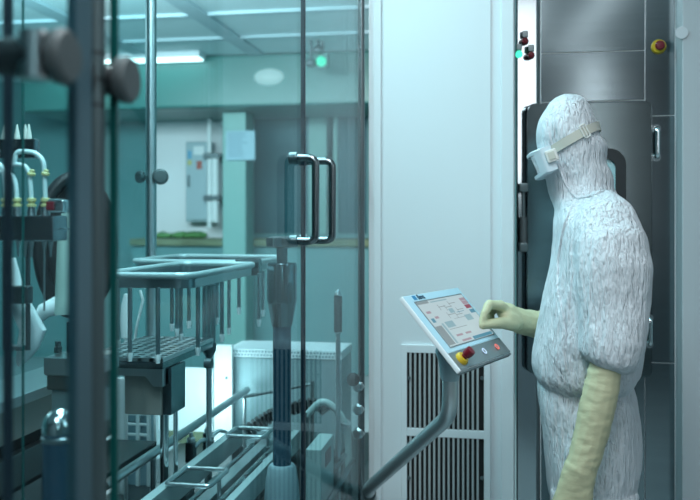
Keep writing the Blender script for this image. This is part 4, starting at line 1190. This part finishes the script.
# cuff rolls
for (pts, r) in (([P(606.5, 358, dl) + (Rp * math.cos(2 * PI * j / 30) * .036 + Fp * math.sin(2 * PI * j / 30) * .036) for j in range(30)], .003),):
    pass

# ------------------------------------------------------------------ light
def area(name, loc, size, power, color, rot=(0, 0, 0), spread=None):
    l = bpy.data.lights.new(name, 'AREA'); l.shape = 'RECTANGLE'; l.size, l.size_y = size
    l.energy = power; l.color = color
    if spread: l.spread = spread
    o = bpy.data.objects.new(name, l); COL.objects.link(o); o.location = loc; o.rotation_euler = rot
    return o
cool = (.92, .97, 1.0)
area('ceiling_panel_a', (-.14, .85, CEIL - .02), (.45, 1.1), 27, cool)
area('ceiling_panel_b', (-.28, -.6, CEIL - .02), (.8, 1.0), 30, cool)
area('ceiling_strip', (.61, -.75, CEIL - .02), (.07, 2.3), 2.6, cool, rot=(0, 0, math.radians(-5)))
area('rear_wall_light', (.76, -1.93, 1.9), (.10, 1.7), 4, cool, rot=(PI / 2, 0, 0))
area('right_wall_light', (1.87, .45, 2.2), (.8, 1.15), 7, cool, rot=(PI / 2, 0, PI / 2))
area('machine_lamp', (-.85, 2.05, CEIL - .04), (.35, 1.6), 52, (.72, .96, 1.0))
area('plate_fill_light', (-1.03, 2.72, .76), (.24, .12), 2.2, (.80, .97, 1.0), rot=(PI / 2, 0, 0))  # added light without a body, hidden behind the tray, brightens the white plate
sl_ = bpy.data.lights.new('filling_spot', 'SPOT'); sl_.energy = 46; sl_.color = (.86, .97, 1.0); sl_.spot_size = math.radians(30); sl_.spot_blend = .7; sl_.shadow_soft_size = .05
so_ = bpy.data.objects.new('filling_spot', sl_); COL.objects.link(so_); so_.location = (-.62, .95, 2.5)
so_.rotation_euler = (P(30, 330, 1.66) - Vector((-.62, .95, 2.5))).to_track_quat('-Z', 'Y').to_euler()
area('far_room_a', (-2.4, 4.25, CEIL - .25), (2.4, .6), 130, (.86, .97, 1.0), rot=(math.radians(42), 0, 0))
area('far_room_b', (-4.6, 3.2, CEIL - .03), (1.2, 1.8), 36, (.86, .97, 1.0))
w = bpy.data.worlds.new('world'); sc.world = w; w.use_nodes = True
w.node_tree.nodes['Background'].inputs[0].default_value = (.45, .75, .8, 1)
w.node_tree.nodes['Background'].inputs[1].default_value = .05

GROUPS = {'guard_post': 'posts of the machine guard', 'safety_screen': 'glass screens of the machine guard', 'seal_rod': 'thin rods at the left edge',
          'guard_plate': 'white guard plates at the rear', 'wall_pipe': 'white pipes on the far wall', 'ceiling_detector': 'round detectors by the green lamp'}
for o in list(COL.objects):
    k_ = o.name.split('.')[0]
    if o.parent is None and k_ in GROUPS: o['group'] = GROUPS[k_]
for o in COL.objects:      # a lone light has no group to share
    if o.name.startswith('ceiling_light') and 'group' in o: del o['group']

sc.view_settings.view_transform = 'Standard'
sc.view_settings.look = 'None'
sc.view_settings.exposure = 0
sc.view_settings.gamma = 1
sc.view_settings.use_curve_mapping = False
cy = sc.cycles
cy.max_bounces = 10; cy.transparent_max_bounces = 32; cy.glossy_bounces = 6; cy.diffuse_bounces = 4
cy.sample_clamp_indirect = 6
cy.caustics_reflective = False
cy.use_denoising = True
